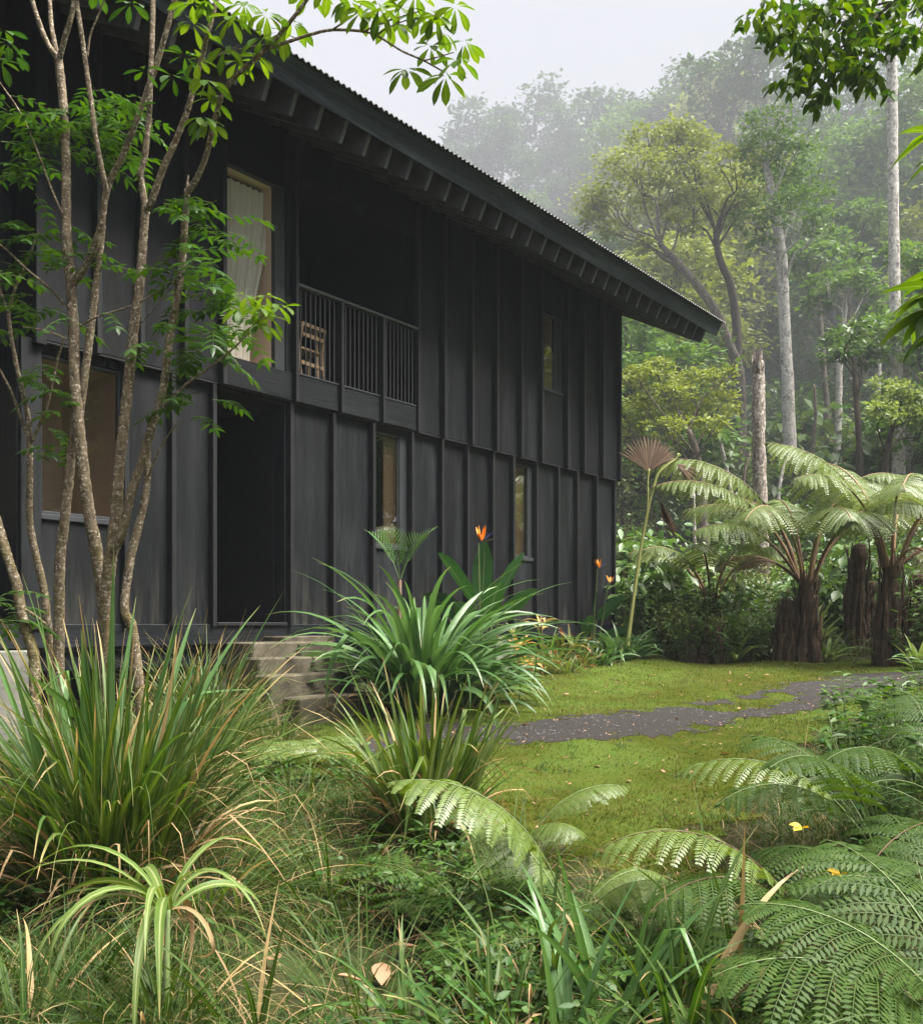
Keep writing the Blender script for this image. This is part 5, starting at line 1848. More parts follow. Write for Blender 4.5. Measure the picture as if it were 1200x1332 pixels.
def hero_tree(name, label, cat, px, Y, w0, w1, cl, bark, leafm, seed, leafL=.22, dens=60, nleaf=12, flat=.6, attach=(.45, 1), group=None, Yj=.5, twigs=True, subr=.24):
    """tree placed by what the photograph shows of it: trunk line px, clumps cl (x, y, r px) at distance Y"""
    rg = np.random.default_rng(seed)
    tp = pxline(px, Y)
    X0 = tp[0][0]
    p0 = np.array([X0, Y, float(gz(X0, Y)) - .1])
    if tp[0][2] > p0[2] + .15:
        tp = np.vstack([p0, tp])
    clumps = [(P(x, y, Y + rg.normal(0, Yj)), r / F * Y) for (x, y, r) in cl]
    gt, gl = grow(tp, w0 * .5 / F * Y, w1 * .5 / F * Y, clumps, rg, dens / (1.0), nleaf, leafL, flat, attach, twigs, 30, subr)
    t = thing(name, label, cat, p0, 0, group)
    gt.build("trunk", bark, t)
    if cl:
        gl.build("crown", leafm, t)
    return t


GRP = "forest trees behind the house"
hero_tree("forest_tree", "leaning pale-trunked tree with a loose yellow-green crown just past the roof end", "tree", [(962, 500), (948, 450), (930, 405), (905, 370), (880, 340), (858, 318)], 30, 13, 7,
          [(835, 318, 20), (800, 262, 42), (770, 262, 26), (825, 215, 38), (860, 250, 40), (845, 180, 32), (795, 300, 22), (880, 215, 36), (775, 290, 20), (885, 290, 28)], M_bark_grey, M_tree_y, 1, .16, 48, 17, .5, (.7, 1), GRP, subr=.19)
hero_tree("forest_tree", "dark forked trunk with layered yellowish boughs, standing close behind the leaning pale tree", "tree", [(958, 520), (958, 460), (957, 420), (950, 372), (935, 335), (930, 300)], 31, 13, 7,
          [(925, 245, 40), (895, 265, 34), (905, 190, 36), (955, 215, 40), (985, 240, 36), (940, 280, 28), (880, 180, 30), (965, 265, 26), (1000, 215, 28), (870, 170, 28)], M_bark_dark, M_tree_y, 2, .16, 48, 17, .45, (.6, 1), GRP, subr=.19)
hero_tree("forest_tree", "tall white-flecked trunk rising between the forked tree and the tallest pale pole", "tree", [(1029, 640), (1026, 560), (1023, 480), (1019, 400), (1015, 330), (1005, 265), (995, 210)], 29, 17, 9,
          [(1000, 240, 38), (1030, 270, 40), (975, 285, 30), (1050, 240, 36), (990, 195, 34), (1030, 205, 38), (1060, 290, 28), (990, 320, 22), (1005, 160, 36)], M_bark_white, M_tree_m, 3, .16, 44, 17, .5, (.65, 1), GRP, subr=.19)
hero_tree("forest_tree", "tallest white speckled pole of a trunk, bare up to the drooping leaves", "tree", [(1168, 560), (1165, 470), (1163, 380), (1161, 280), (1160, 180), (1159, 80), (1157, -30), (1155, -120)], 26, 15, 11,
          [(1150, -110, 60), (1190, -80, 50), (1110, -70, 50), (1155, -160, 60), (1122, -20, 22)], M_bark_white, M_tree_m, 4, .25, 46, 12, .5, (.8, 1), GRP)
hero_tree("broken_trunk", "broken pale snag of a trunk with a splintered top behind the tree ferns", "dead tree", [(992, 790), (990, 720), (988, 640), (986, 560), (986, 500), (986, 470)], 19.5, 20, 13, [], M_snag, M_tree_m, 5)
o = [x for x in bpy.data.objects if x.name == "broken_trunk"][0]
g = Geo()
r_ = np.random.default_rng(2)
n = 34
a = r_.uniform(0, 2 * pi, n)
b = P(986, 474, 19.5) + np.stack([np.cos(a), np.sin(a), np.zeros(n)], -1) * .085 - [0, 0, .3]
blades(g, b, a, 1.5 + r_.normal(0, .06, n), r_.normal(0, .1, n), r_.uniform(.2, .75, n), r_.uniform(.03, .08, n), r_.normal(0, .3, n), 4, 'grass', .5)
g.build("splintered_top", M_snag, o)

hero_tree("forest_tree", "huge hazy tree with a billowing crown high above the roofline", "tree", [(704, 330), (705, 270), (712, 230), (716, 200)], 88, 9, 5,
          [(715, 150, 32), (690, 190, 30), (740, 150, 30), (705, 125, 26), (745, 195, 26), (670, 165, 26), (725, 190, 26), (765, 170, 24), (690, 220, 24)], M_bark_grey, M_tree_d, 6, .55, 7, 14, .62, (.5, 1), GRP, 2.0, subr=.26)
hero_tree("forest_tree", "hazy tree crown beside the huge one, on the side of the leaf-whorl branch", "tree", [(632, 330), (634, 260), (630, 220)], 90, 8, 5,
          [(625, 175, 30), (600, 180, 26), (650, 160, 28), (612, 150, 26), (640, 205, 28), (590, 205, 22), (660, 200, 24), (615, 215, 26)], M_bark_grey, M_tree_d, 7, .55, 7, 14, .62, (.5, 1), GRP, 2.0)
hero_tree("forest_tree", "hazy tree with an open crown and a gap of sky next to the huge one", "tree", [(770, 330), (775, 250), (790, 195)], 86, 8, 5,
          [(800, 140, 26), (785, 165, 24), (820, 150, 24), (810, 175, 22), (830, 180, 16), (770, 135, 22), (795, 190, 16)], M_bark_grey, M_tree_d, 8, .6, 8.5, 14, .6, (.5, 1), GRP, 2.0)
hero_tree("forest_tree", "highest tree of the wood, its blue-grey crown fading into the cloud", "tree", [(985, 420), (978, 340), (968, 270), (955, 215), (945, 180)], 56, 13, 7,
          [(925, 110, 34), (950, 80, 36), (985, 75, 34), (915, 150, 32), (960, 130, 38), (1000, 120, 36), (930, 190, 28), (1030, 90, 34), (975, 175, 34), (1020, 150, 36), (905, 95, 22), (1050, 130, 30), (1010, 55, 28)], M_bark_grey, M_tree_d, 9, .40, 11, 14, .62, (.45, 1), GRP, 1.5, subr=.19)
hero_tree("forest_tree", "broad hazy tree filling the gap behind the tallest pale pole", "tree", [(1075, 470), (1080, 380), (1085, 300), (1090, 250)], 50, 12, 7,
          [(1060, 220, 40), (1100, 190, 42), (1140, 220, 40), (1080, 260, 36), (1120, 265, 38), (1050, 180, 34), (1100, 145, 36), (1150, 170, 36), (1180, 200, 36), (1170, 260, 34)], M_bark_grey, M_tree_d, 10, .38, 11, 14, .6, (.45, 1), GRP, 1.5, subr=.19)
hero_tree("forest_tree", "dark leafy tree beyond the tallest pole, half out of the picture", "tree", [(1195, 470), (1192, 380), (1190, 300), (1192, 220)], 40, 12, 7,
          [(1190, 130, 40), (1210, 90, 40), (1175, 170, 36), (1215, 180, 44), (1185, 240, 38), (1220, 260, 44), (1180, 300, 32), (1240, 130, 44)], M_bark_grey, M_tree_m, 11, .32, 24, 13, .6, (.45, 1), GRP, 1.2)
hero_tree("forest_tree", "low spreading yellow-green tree just past the house corner", "tree", [(915, 700), (912, 640), (905, 590), (895, 560)], 24, 14, 7,
          [(870, 515, 34), (905, 500, 36), (840, 530, 30), (935, 525, 30), (890, 540, 32), (865, 555, 26), (925, 555, 26), (830, 490, 26), (855, 480, 24), (820, 560, 24), (945, 490, 18)], M_bark_grey, M_tree_y, 12, .13, 90, 16, .5, (.5, 1), GRP, .5, subr=.2)
hero_tree("forest_tree", "small round-topped tree with a silvery crown behind the highest tree fern", "tree", [(1118, 620), (1116, 560), (1112, 500), (1110, 470)], 25, 9, 5,
          [(1090, 440, 24), (1115, 430, 26), (1140, 445, 24), (1105, 455, 22), (1125, 465, 20), (1085, 462, 16)], M_bark_dark, M_bush1, 13, .19, 70, 12, .5, (.55, 1), GRP, .4)
hero_tree("forest_tree", "bushy tree with a silvery crown next to the tallest pale pole, above the tree ferns", "tree", [(1150, 620), (1155, 580), (1160, 555)], 23, 9, 5,
          [(1145, 505, 22), (1165, 520, 24), (1185, 510, 22), (1150, 535, 22), (1180, 540, 20), (1200, 530, 22)], M_bark_dark, M_bush3, 14, .17, 75, 12, .5, (.5, 1), GRP, .4)
hero_tree("forest_tree", "slim curving pale tree with high boughs between the white trunk and the silvery tree", "tree", [(1088, 605), (1090, 540), (1091, 480), (1094, 435), (1098, 400), (1092, 382)], 30, 9, 6,
          [(1075, 370, 24), (1105, 360, 26), (1130, 375, 24), (1060, 395, 20), (1140, 400, 20), (1100, 335, 26)], M_bark_white, M_tree_m, 15, .24, 55, 12, .5, (.6, 1), GRP, .6)
hero_tree("forest_tree", "thin straight pale trunk second along from the white-flecked one", "tree", [(1080, 600), (1076, 540), (1070, 470), (1066, 410), (1062, 350)], 33, 8, 5,
          [(1055, 330, 28), (1080, 315, 28), (1040, 350, 24), (1070, 365, 22)], M_bark_grey, M_tree_m, 16, .26, 50, 12, .5, (.7, 1), GRP, .6)
hero_tree("forest_tree", "straight slim tree leaning by the pole, its crown meeting the wood above", "tree", [(1118, 560), (1112, 500), (1106, 440), (1104, 380), (1108, 330)], 36, 9, 5,
          [(1110, 300, 32), (1135, 315, 28), (1090, 290, 28), (1125, 280, 30)], M_bark_grey, M_tree_m, 17, .28, 42, 12, .5, (.7, 1), GRP, .6)
hero_tree("forest_tree", "pale slim trunk at the picture edge beyond the tallest pole", "tree", [(1182, 600), (1180, 540), (1178, 470), (1180, 420), (1176, 370)], 27, 10, 7,
          [(1185, 350, 26), (1210, 365, 28), (1165, 330, 24), (1215, 330, 30)], M_bark_white, M_tree_m, 18, .22, 55, 12, .5, (.7, 1), GRP, .6)
for i, (px, Y, w, lb) in enumerate((([(905, 790), (903, 700), (902, 640)], 21, 5, "thin bare pole trunk in the shrubs below the low spreading tree"), ([(968, 760), (965, 690), (967, 620), (975, 590)], 20, 5, "thin bare sapling beside the broken snag"),
                                    ([(958, 690), (950, 640), (940, 590), (932, 560)], 26, 6, "bare whitish branch fork standing behind the low spreading tree"), ([(840, 470), (846, 440), (838, 400), (842, 360)], 38, 5, "whitish dead branch standing by the roof end"),
                                    ([(1015, 700), (1012, 650), (1018, 610), (1030, 580)], 24, 5, "curved thin pale sapling next to the broken snag"), ([(1060, 640), (1056, 590), (1060, 540), (1058, 500)], 28, 6, "thin bare pole in the dusk of the wood behind the tree ferns"),
                                    ([(1142, 600), (1140, 540), (1143, 480), (1141, 440)], 31, 7, "straight bare pole before the tallest pale trunk"))):
    hero_tree("bare_sapling", lb, "sapling", px, Y, w, w * .5, [], M_bark_grey if i % 2 else M_bark_white, M_tree_m, 50 + i, group="bare saplings in the wood")

# generic trees: a few kinds, copied over the hillside
KINDS = []
rg = np.random.default_rng(77)
for i, (H, Rc, n, lm, bk, wd) in enumerate(((11, 3.0, 13, M_tree_m, M_bark_grey, "round-crowned mid-green tree"), (14, 3.4, 14, M_tree_d, M_bark_grey, "tall dark-crowned tree"), (9, 2.8, 11, M_tree_y, M_bark_grey, "yellow-green spreading tree"),
                                            (6, 2.0, 9, M_tree_m, M_bark_dark, "small bushy tree"), (12, 2.4, 11, M_tree_y, M_bark_white, "pale-trunked light-crowned tree"), (7.5, 2.4, 10, M_tree_d, M_bark_dark, "dark rounded tree"))):
    rgk = np.random.default_rng(200 + i)
    cl = generic_clumps(rgk, H, Rc, n, (.45, .5, .45, .3, .55, .28)[i])
    tp = [(0, 0, -.4), (rgk.normal(0, .1), rgk.normal(0, .1), H * .3), (rgk.normal(0, .3), rgk.normal(0, .3), H * .62), (rgk.normal(0, .3), rgk.normal(0, .3), H * .9)]
    gt, gl = grow(tp, .10 + .009 * H, .05, cl, rgk, 26 if H > 8 else 40, 13, .30 if H > 8 else .22, .55, (.3, .98), True)
    t = thing("forest_tree", wd, "tree", (0, -300, -50), 0, GRP)
    k1, k2 = gt.build("trunk", bk, t, local=True), gl.build("crown", lm, t, local=True)
    KIDS[t.name] = [k1, k2]
    KINDS.append((t, wd, H))

spots = []
rg = np.random.default_rng(31)


def near_hero(x, Y):
    return False


for Y, xs in ((27, (835, 1240, 1310, 1390)), (32, (822, 1250, 1340)), (37, (800, 860, 1265, 1400)), (43, (790, 905, 1000, 1110, 1230, 1330)),
              (49, (800, 860, 930, 1000, 1090, 1190, 1290)), (56, (740, 820, 885, 1060, 1140, 1230, 1340)), (64, (790, 850, 930, 1010, 1100, 1190, 1290)),
              (73, (680, 760, 840, 910, 985, 1070, 1160, 1260)), (82, (580, 650, 735, 850, 940, 1030, 1130, 1230)), (94, (540, 600, 670, 745, 860, 960, 1060, 1160))):
    for x in xs:
        spots.append((x + rg.normal(0, 12), Y + rg.normal(0, 1.2)))
for X_, Y in ((14, 9), (15, 4.5), (14.5, 0.5), (17, -3.5), (19, 7), (20, 1.5), (16, 13), (22, -6), (18, 17), (23, 10), (26, 3), (28, 9), (30, -2), (32, 14), (27, -8), (34, 6), (24, 20), (19, 15.2), (21, 17.6), (19.3, 20.2), (22, 22.5), (25, 18.8), (17, 11.2), (20, 12.4), (24, 14.2)):
    spots.append((X_, Y + 1000))
rows = {}
for i, (x, Y) in enumerate(spots):
    out_ = Y > 900
    if out_:
        Y -= 1000
        x = HX + x / Y * F if abs(Y) > .01 else 9999
    k = int(rg.choice([0, 2, 3, 5, 4] if Y < 45 else [0, 1, 2, 4, 5] if Y < 70 else [0, 1, 1, 5]))
    if Y < 33:
        k = int(rg.choice([3, 5, 3]))
    if 850 <= x <= 870 and Y > 60:
        k = 5
    src, wd, H = KINDS[k]
    s = rg.uniform(.85, 1.2)
    if Y > 60:
        s *= 1.25
    if x < 700:
        s *= .8
    if out_:
        s *= 1.3
        k = int(rg.choice([0, 4, 2])) if i % 2 else int(rg.choice([3, 5]))
        src, wd, H = KINDS[k]
    o = copy_tree(src)
    p = on_ground(x, Y)
    o.location = p
    o.rotation_euler = (0, 0, rg.uniform(0, 6.28))
    o.scale = (s, s, s * rg.uniform(.9, 1.1))
    rows.setdefault(99 if out_ else max(0, int(round((Y - 27) / 6.7))), []).append((x, o, wd))
ROWN = ["at the slope foot", "just up the slope", "on the lower slope", "a third up the slope", "halfway up the slope", "above mid slope", "on the upper slope", "high on the slope", "near the slope top", "on the hazy top row", "on the hazy skyline", "on the last hazy row"]
for r, lst in rows.items():
    lst.sort(key=lambda e: e[0])
    cnt = {}
    for x, o, wd in lst:
        k = cnt.get(wd, 0)
        cnt[wd] = k + 1
        o['label'] = f"{wd} {'outside the picture' if r == 99 else ROWN[min(r, 11)]}, {ordn(k)} such from the house"
for src, wd, H in KINDS:
    for ch in list(src.children):
        bpy.data.objects.remove(ch)
    bpy.data.objects.remove(src)
KIDS.clear()

# the far wood that closes the hillside: one mass of crowns
g = Geo()
rg = np.random.default_rng(4)
cl = []
for k in range(420):
    Y = rg.uniform(40, 120)
    x = rg.uniform(560 if Y > 62 else 790, 1420)
    p = on_ground(x, Y)
    r = rg.uniform(.8, 1.5) * (0.6 + Y / 55)
    cl.append((p + [0, 0, r * .55], r))
for c, r in cl:
    crown(g, [(c, r)], rg, 62 / (r * r) * 1.0, 10, .16 + .11 * r, .75, .24)
tag(g.build("forest", M_tree_m), "hazy green woodland closing the hillside", None, None, 'stuff')

# ------------------------------------------------------------------ shrubs below the trees
SH = []


def shrub_kind(word, cat, build):
    t = thing(word[1], word[0], cat, (0, -300, -50), 0, "shrubs along the edge of the wood")
    build(t)
    KIDS[t.name] = list(t.children)
    SH.append((t, word[0]))


def broad(seed, H, R, n, L, W, mat, elr=(-.6, .6)):
    def f(t):
        rg = np.random.default_rng(seed)
        gs, gl = Geo(), Geo()
        ends = []
        for k in range(9):
            a = rg.uniform(0, 6.28)
            e = np.array([R * .75 * cos(a) * rg.uniform(.2, 1), R * .75 * sin(a) * rg.uniform(.2, 1), H * rg.uniform(.6, 1)])
            ends.append(limb(gs, [0, 0, -.1], e, .018, .006, rg, .15, 10))
        gs.build("stem", M_bstalk, t, local=True)
        c = np.concatenate([e[4:] for e in ends])
        b = c[rg.integers(0, len(c), n)] + rg.normal(0, 1, (n, 3)) * np.array([R * .3, R * .3, H * .14])
        b[:, 2] = np.abs(b[:, 2])
        az = np.arctan2(b[:, 1], b[:, 0]) + rg.normal(0, .8, n)
        blades(gl, b, az, rg.uniform(elr[0], elr[1], n), rg.uniform(.2, 1.0, n), L * rg.uniform(.6, 1.2, n), W * rg.uniform(.7, 1.2, n), rg.normal(0, .4, n), 4, 'lance', .22)
        gl.build("foliage", mat, t, local=True)
    return f


def cane(seed, H, n, mat, L=.36, W=.075):
    def f(t):
        rg = np.random.default_rng(seed)
        gs, gl = Geo(), Geo()
        for k in range(n):
            a = rg.uniform(0, 6.28)
            h = H * rg.uniform(.6, 1.05)
            b = np.array([.18 * cos(a), .18 * sin(a), -.05]) * rg.uniform(.3, 1.2)
            e = b + np.array([.45 * h * cos(a), .45 * h * sin(a), h]) * np.array([rg.uniform(.3, 1), rg.uniform(.3, 1), 1])
            c = catmull([b, b + (e - b) * .5 + [0, 0, .12 * h], e], 14)
            tube(gs, c, [.012, .005], 6, 0, False)
            m = int(12 * h / .9)
            q = c[np.linspace(3, 13, m).astype(int)]
            sd = np.where(np.arange(m) % 2, 1, -1)
            az = a + sd * 1.15 + rg.normal(0, .2, m)
            blades(gl, q, az, rg.uniform(.0, .6, m), rg.uniform(.5, 1.2, m), L * rg.uniform(.75, 1.15, m), W, rg.normal(0, .25, m), 6, 'lance', .25)
        gs.build("stem", M_stalk, t, local=True)
        gl.build("foliage", mat, t, local=True)
    return f


def rosette(seed, n, L, W, mat, shape='lance'):
    def f(t):
        rg = np.random.default_rng(seed)
        gl = Geo()
        az = np.arange(n) * 2.4 + rg.normal(0, .2, n)
        b = np.stack([.05 * np.cos(az), .05 * np.sin(az), np.full(n, 0.)], -1)
        blades(gl, b, az, rg.uniform(.5, 1.45, n), rg.uniform(.4, 1.5, n), L * rg.uniform(.6, 1.1, n), W * rg.uniform(.8, 1.2, n), rg.normal(0, .2, n), 9, shape, .25)
        gl.build("foliage", mat, t, local=True)
    return f


def fernlet(seed, n, L, mat):
    def f(t):
        rg = np.random.default_rng(seed)
        gl, gs = Geo(), Geo()
        for k in range(n):
            frond(gl, gs, (0, 0, 0), k * 6.283 / n + rg.normal(0, .2), rg.uniform(.8, 1.3), L * rg.uniform(.8, 1.15), rg.uniform(1.0, 1.7), rg, .25, 15, L * .27, 9, None, .25, .4, .008, .3, 1.4, 1, L * .055)
        gl.build("foliage", mat, t, local=True)
        gs.build("stalk", M_stalk, t, local=True)
    return f


shrub_kind(("leafy mid-green shrub", "leafy_shrub"), "shrub", broad(1, 1.5, .75, 620, .17, .07, M_bush1))
shrub_kind(("dark glossy shrub", "leafy_shrub"), "shrub", broad(2, 1.9, .9, 720, .15, .075, M_bush2))
shrub_kind(("pale small-leaved shrub", "leafy_shrub"), "shrub", broad(3, 1.3, .7, 800, .11, .055, M_bush3))
shrub_kind(("long-leaved ginger clump", "ginger_plant"), "ginger", cane(4, 1.5, 11, M_bush1))
shrub_kind(("low bright ginger clump", "ginger_plant"), "ginger", cane(5, 1.0, 12, M_weed, .30, .07))
shrub_kind(("broad-leaved upright rosette", "rosette_plant"), "plant", rosette(6, 22, .95, .12, M_bush3))
shrub_kind(("spreading green fern", "wood_fern"), "fern", fernlet(7, 10, 1.15, M_fern))
shrub_kind(("large-leaved understory shrub", "leafy_shrub"), "shrub", broad(8, 1.6, .8, 240, .34, .15, M_bush1, (-.8, .3)))
rg = np.random.default_rng(90)
sp = []
for Y, x0, x1, stp, kinds in ((15.9, 850, 1010, 26, (4, 2, 6, 5, 0)), (16.6, 835, 1290, 34, (3, 4, 5, 6, 0, 7)), (17.5, 822, 1300, 36, (0, 3, 2, 7, 6)), (18.6, 815, 1300, 36, (0, 1, 2, 7, 3)), (19.8, 812, 1300, 38, (1, 0, 2, 7, 6)),
                              (21.2, 808, 1300, 42, (1, 0, 2, 6, 7)), (22.8, 806, 1300, 44, (1, 0, 7, 6)), (24.6, 806, 1300, 50, (1, 0, 2, 6)), (27.5, 806, 1300, 58, (1, 0, 7, 2)), (31, 806, 1300, 58, (1, 0, 2, 7)), (35, 806, 1300, 62, (1, 0, 2))):
    x = x0
    while x < x1:
        sp.append((x + rg.normal(0, 7), Y + rg.normal(0, .25), int(rg.choice(kinds))))
        x += stp * rg.uniform(.8, 1.2)
for x, Y, k in ((895, 15.0, 4), (935, 14.9, 4), (915, 15.25, 4), (955, 15.2, 5), (975, 15.3, 4), (1090, 15.5, 6), (1075, 15.4, 5), (1005, 15.6, 4), (1195, 13.6, 5), (1180, 14.3, 4), (1215, 14.4, 0), (1110, 15.0, 6), (845, 16.3, 1)):
    sp.append((x, Y, k))
LM = [(830, "by the house corner"), (862, "behind the yellow stalk"), (905, "behind the squat stump"), (950, "below the spreading tree"), (1000, "around the broken snag"), (1050, "behind the dead fronds"), (1110, "between the big tree ferns"), (1165, "behind the highest tree fern"), (1215, "at the picture edge"), (9999, "beyond the picture edge")]
DEP = [(15.45, "at the lawn edge"), (16.3, "just inside the bed"), (17.1, "one row in"), (18.1, "two rows in"), (19.2, "three rows in"), (20.5, "further in"), (22.0, "at the slope foot"), (23.7, "on the first rise"), (26, "atop the bank"), (29.5, "low on the slope"), (33, "on the slope"), (99, "higher on the slope")]
cells = {}
for x, Y, k in sp:
    src, wd = SH[k]
    s = rg.uniform(.7, 1.12)
    if Y < 16.2:
        s *= .72
    if x < 850 and Y < 18:
        s *= .8
    o = copy_tree(src)
    if Y > 26:
        s *= 1.9
    o.location = on_ground(x, Y)
    o.rotation_euler = (0, 0, rg.uniform(0, 6.28))
    o.scale = (s, s, s * rg.uniform(.9, 1.15))
    zone = next(n for lim, n in LM if x <= lim)
    dep = next(n for lim, n in DEP if Y <= lim)
    cells.setdefault((wd, zone, dep), []).append((x, o))
for (wd, zone, dep), lst in cells.items():
    lst.sort(key=lambda e: e[0])
    for i, (x, o) in enumerate(lst):
        o['label'] = f"{wd} {zone}, {dep}" + (f", {ordn(i)} from the house" if len(lst) > 1 else "")
# side bank beside the gravel path
bank = []
for x, Y, k, s in ((1130, 7.6, 6, .55), (1165, 7.2, 4, .6), (1200, 7.4, 6, .6), (1235, 6.9, 6, .7), (1100, 6.6, 4, .5), (1150, 6.3, 6, .5), (1190, 6.0, 6, .6), (1230, 5.7, 4, .55), (1120, 5.6, 6, .4), (1180, 8.2, 3, .45), (1225, 8.4, 5, .5), (1270, 7.6, 6, .8), (1290, 6.2, 6, .8), (1270, 4.9, 6, .7), (1150, 5.3, 4, .4), (1105, 7.9, 3, .4), (1140, 8.6, 4, .55), (1210, 9.2, 3, .55)):
    src, wd = SH[k]
    o = copy_tree(src)
    o.location = on_ground(x, Y)
    o.rotation_euler = (0, 0, rg.uniform(0, 6.28))
    o.scale = (s, s, s)
    o['group'] = "plants on the bank by the gravel path"
    bank.append((Y, o, wd))
bank.sort(key=lambda e: -e[0])
cnt = {}
for Y, o, wd in bank:
    k = cnt.get(wd, 0)
    cnt[wd] = k + 1
    o['label'] = f"{wd} on the bank by the gravel path, {ordn(k)} coming this way"
for src, wd in SH:
    for ch in list(src.children):
        bpy.data.objects.remove(ch)
    bpy.data.objects.remove(src)
KIDS.clear()

# ------------------------------------------------------------------ grass, weeds, litter
rg = np.random.default_rng(60)
n = 150000
Y = 4.3 + (17.2 - 4.3) * rg.random(n) ** 1.35
X = (rg.uniform(370, 1270, n) - HX) / F * Y
ok = (poly_dist(X, Y, LAWN) + .5 * (vnoise(X, Y, 2.2, 1) - .5 + .6 * (vnoise(X, Y, 7.0, 2) - .5)) < .12)
psd = path_sd(X, Y)
ok &= (psd > .0) | (rg.random(n) < .45 * np.exp(psd / .05)) | (rg.random(n) < .02)
X, Y = X[ok], Y[ok]
n = len(X)
pn = vnoise(X, Y, 1.5, 9)
L = (.012 + .028 * rg.random(n)) * (.6 + .9 * pn) * (1 + .7 * np.exp(-np.abs(psd[ok]) / .06)) * (1 + np.clip((6 - Y) / 4, 0, .6))
g = Geo()
blades(g, np.stack([X, Y, gz(X, Y)], -1), rg.uniform(0, 6.28, n), rg.uniform(.3, 1.4, n), rg.uniform(.3, 1.4, n), L, .0035 + .0003 * Y, 0, 2, 'grass', .2)
tag(g.build("lawn_grass", M_lawn), "short mossy lawn grass", None, None, 'stuff')

# taller tufts and creeping leaves in the lawn
n = 420
Y = 4.6 + 11.5 * rg.random(n) ** 1.2
X = (rg.uniform(420, 1230, n) - HX) / F * Y
k = (poly_dist(X, Y, LAWN) < .0) & (path_sd(X, Y) > -.03)
X, Y = X[k], Y[k]
m = 14
X = np.repeat(X, m) + rg.normal(0, .035, len(X) * m)
Y = np.repeat(Y, m) + rg.normal(0, .035, len(Y) * m)
n = len(X)
g = Geo()
blades(g, np.stack([X, Y, gz(X, Y)], -1), rg.uniform(0, 6.28, n), rg.uniform(.6, 1.45, n), rg.uniform(.4, 1.5, n), rg.uniform(.03, .085, n), .006, 0, 3, 'grass', .2)
tag(g.build("lawn_tuft_grass", M_grass), "longer grass tufts dotted over the lawn", None, None, 'stuff')

# gravel on the path
n = 9000
Y = 7.0 + 6.0 * rg.random(n)
X = (rg.uniform(420, 1260, n) - HX) / F * Y
pk = path_sd(X, Y)
k = pk < .06 * rg.random(n)
X, Y = X[k], Y[k]
n = len(X)
r = .004 + .011 * rg.random(n) ** 2.5
oc = np.array([[1, 0, 0], [0, 1, 0], [-1, 0, 0], [0, -1, 0], [0, 0, .6], [0, 0, -.6]])
a = rg.uniform(0, 6.28, n)
R = np.stack([np.cos(a), -np.sin(a), np.sin(a), np.cos(a)], -1).reshape(n, 2, 2)
v = np.tile(oc, (n, 1, 1)) * rg.uniform(.6, 1.3, (n, 6, 1)) * r[:, None, None]
v[..., :2] = np.einsum('nij,nkj->nki', R, v[..., :2])
v += np.stack([X, Y, gz(X, Y) + .009], -1)[:, None]
ft_ = np.array([[0, 1, 4], [1, 2, 4], [2, 3, 4], [3, 0, 4], [1, 0, 5], [2, 1, 5], [3, 2, 5], [0, 3, 5]])
g = Geo()
g.add(v.reshape(-1, 3), None, (np.arange(n)[:, None, None] * 6 + ft_[None]).reshape(-1, 3))
M_gravel = leaf_mat("gravel_stone", (0.045, 0.042, 0.042), (0.17, 0.16, 0.155), rough=0.85, trans=0.0, spec=0.2)
tag(g.build("gravel", M_gravel, None, False, False), "loose dark cinder gravel on the path", None, None, 'stuff')

# rough grass
LEAFSPOT = [gp(x, y) for x, y in ((497, 1276), (512, 1252), (470, 1300), (365, 1270))]


def clear_of_leaves(X, Y, r):
    k = np.ones(X.shape, bool)
    for q in LEAFSPOT:
        k &= np.hypot(X - q[0], Y - q[1]) > r
        # and of the sight line just in front of them
        k &= np.hypot(X - q[0] * .95, Y - q[1] * .95) > r
    return k


n = 85000
Y = 2.3 + 7.0 * rg.random(n) ** 1.15
X = (rg.uniform(-80, 1280, n) - HX) / F * Y
ds = poly_dist(X, Y, LAWN)
ok = ds > -.15
ok &= (ds > .12) | (rg.random(n) < .4)
# keep clear of the house and the steps
dh = (DW + (X * N2[0] + Y * N2[1]))
ok &= dh > .55
X, Y, ds = X[ok], Y[ok], ds[ok]
n = len(X)
dens = vnoise(X, Y, 1.3, 21)
k = (rg.random(n) < .35 + .75 * dens) & (clear_of_leaves(X, Y, .19) | (rg.random(n) < .08))
X, Y, ds, dens = X[k], Y[k], ds[k], dens[k]
n = len(X)
L = (.06 + .26 * rg.random(n) ** 1.6) * (.5 + .9 * dens) * np.clip(.45 + ds, .4, 1)
g = Geo()
blades(g, np.stack([X, Y, gz(X, Y) - .01], -1), rg.uniform(0, 6.28, n), rg.uniform(.5, 1.5, n), rg.uniform(.4, 2.2, n), L, rg.uniform(.003, .0075, n), rg.normal(0, .4, n), 5, 'grass', .3, np.where(rg.random(n) < .08, 1.2, 0), .6)
tag(g.build("rough_grass", M_grass), "rough grass and sedge tangled through the undergrowth", None, None, 'stuff')
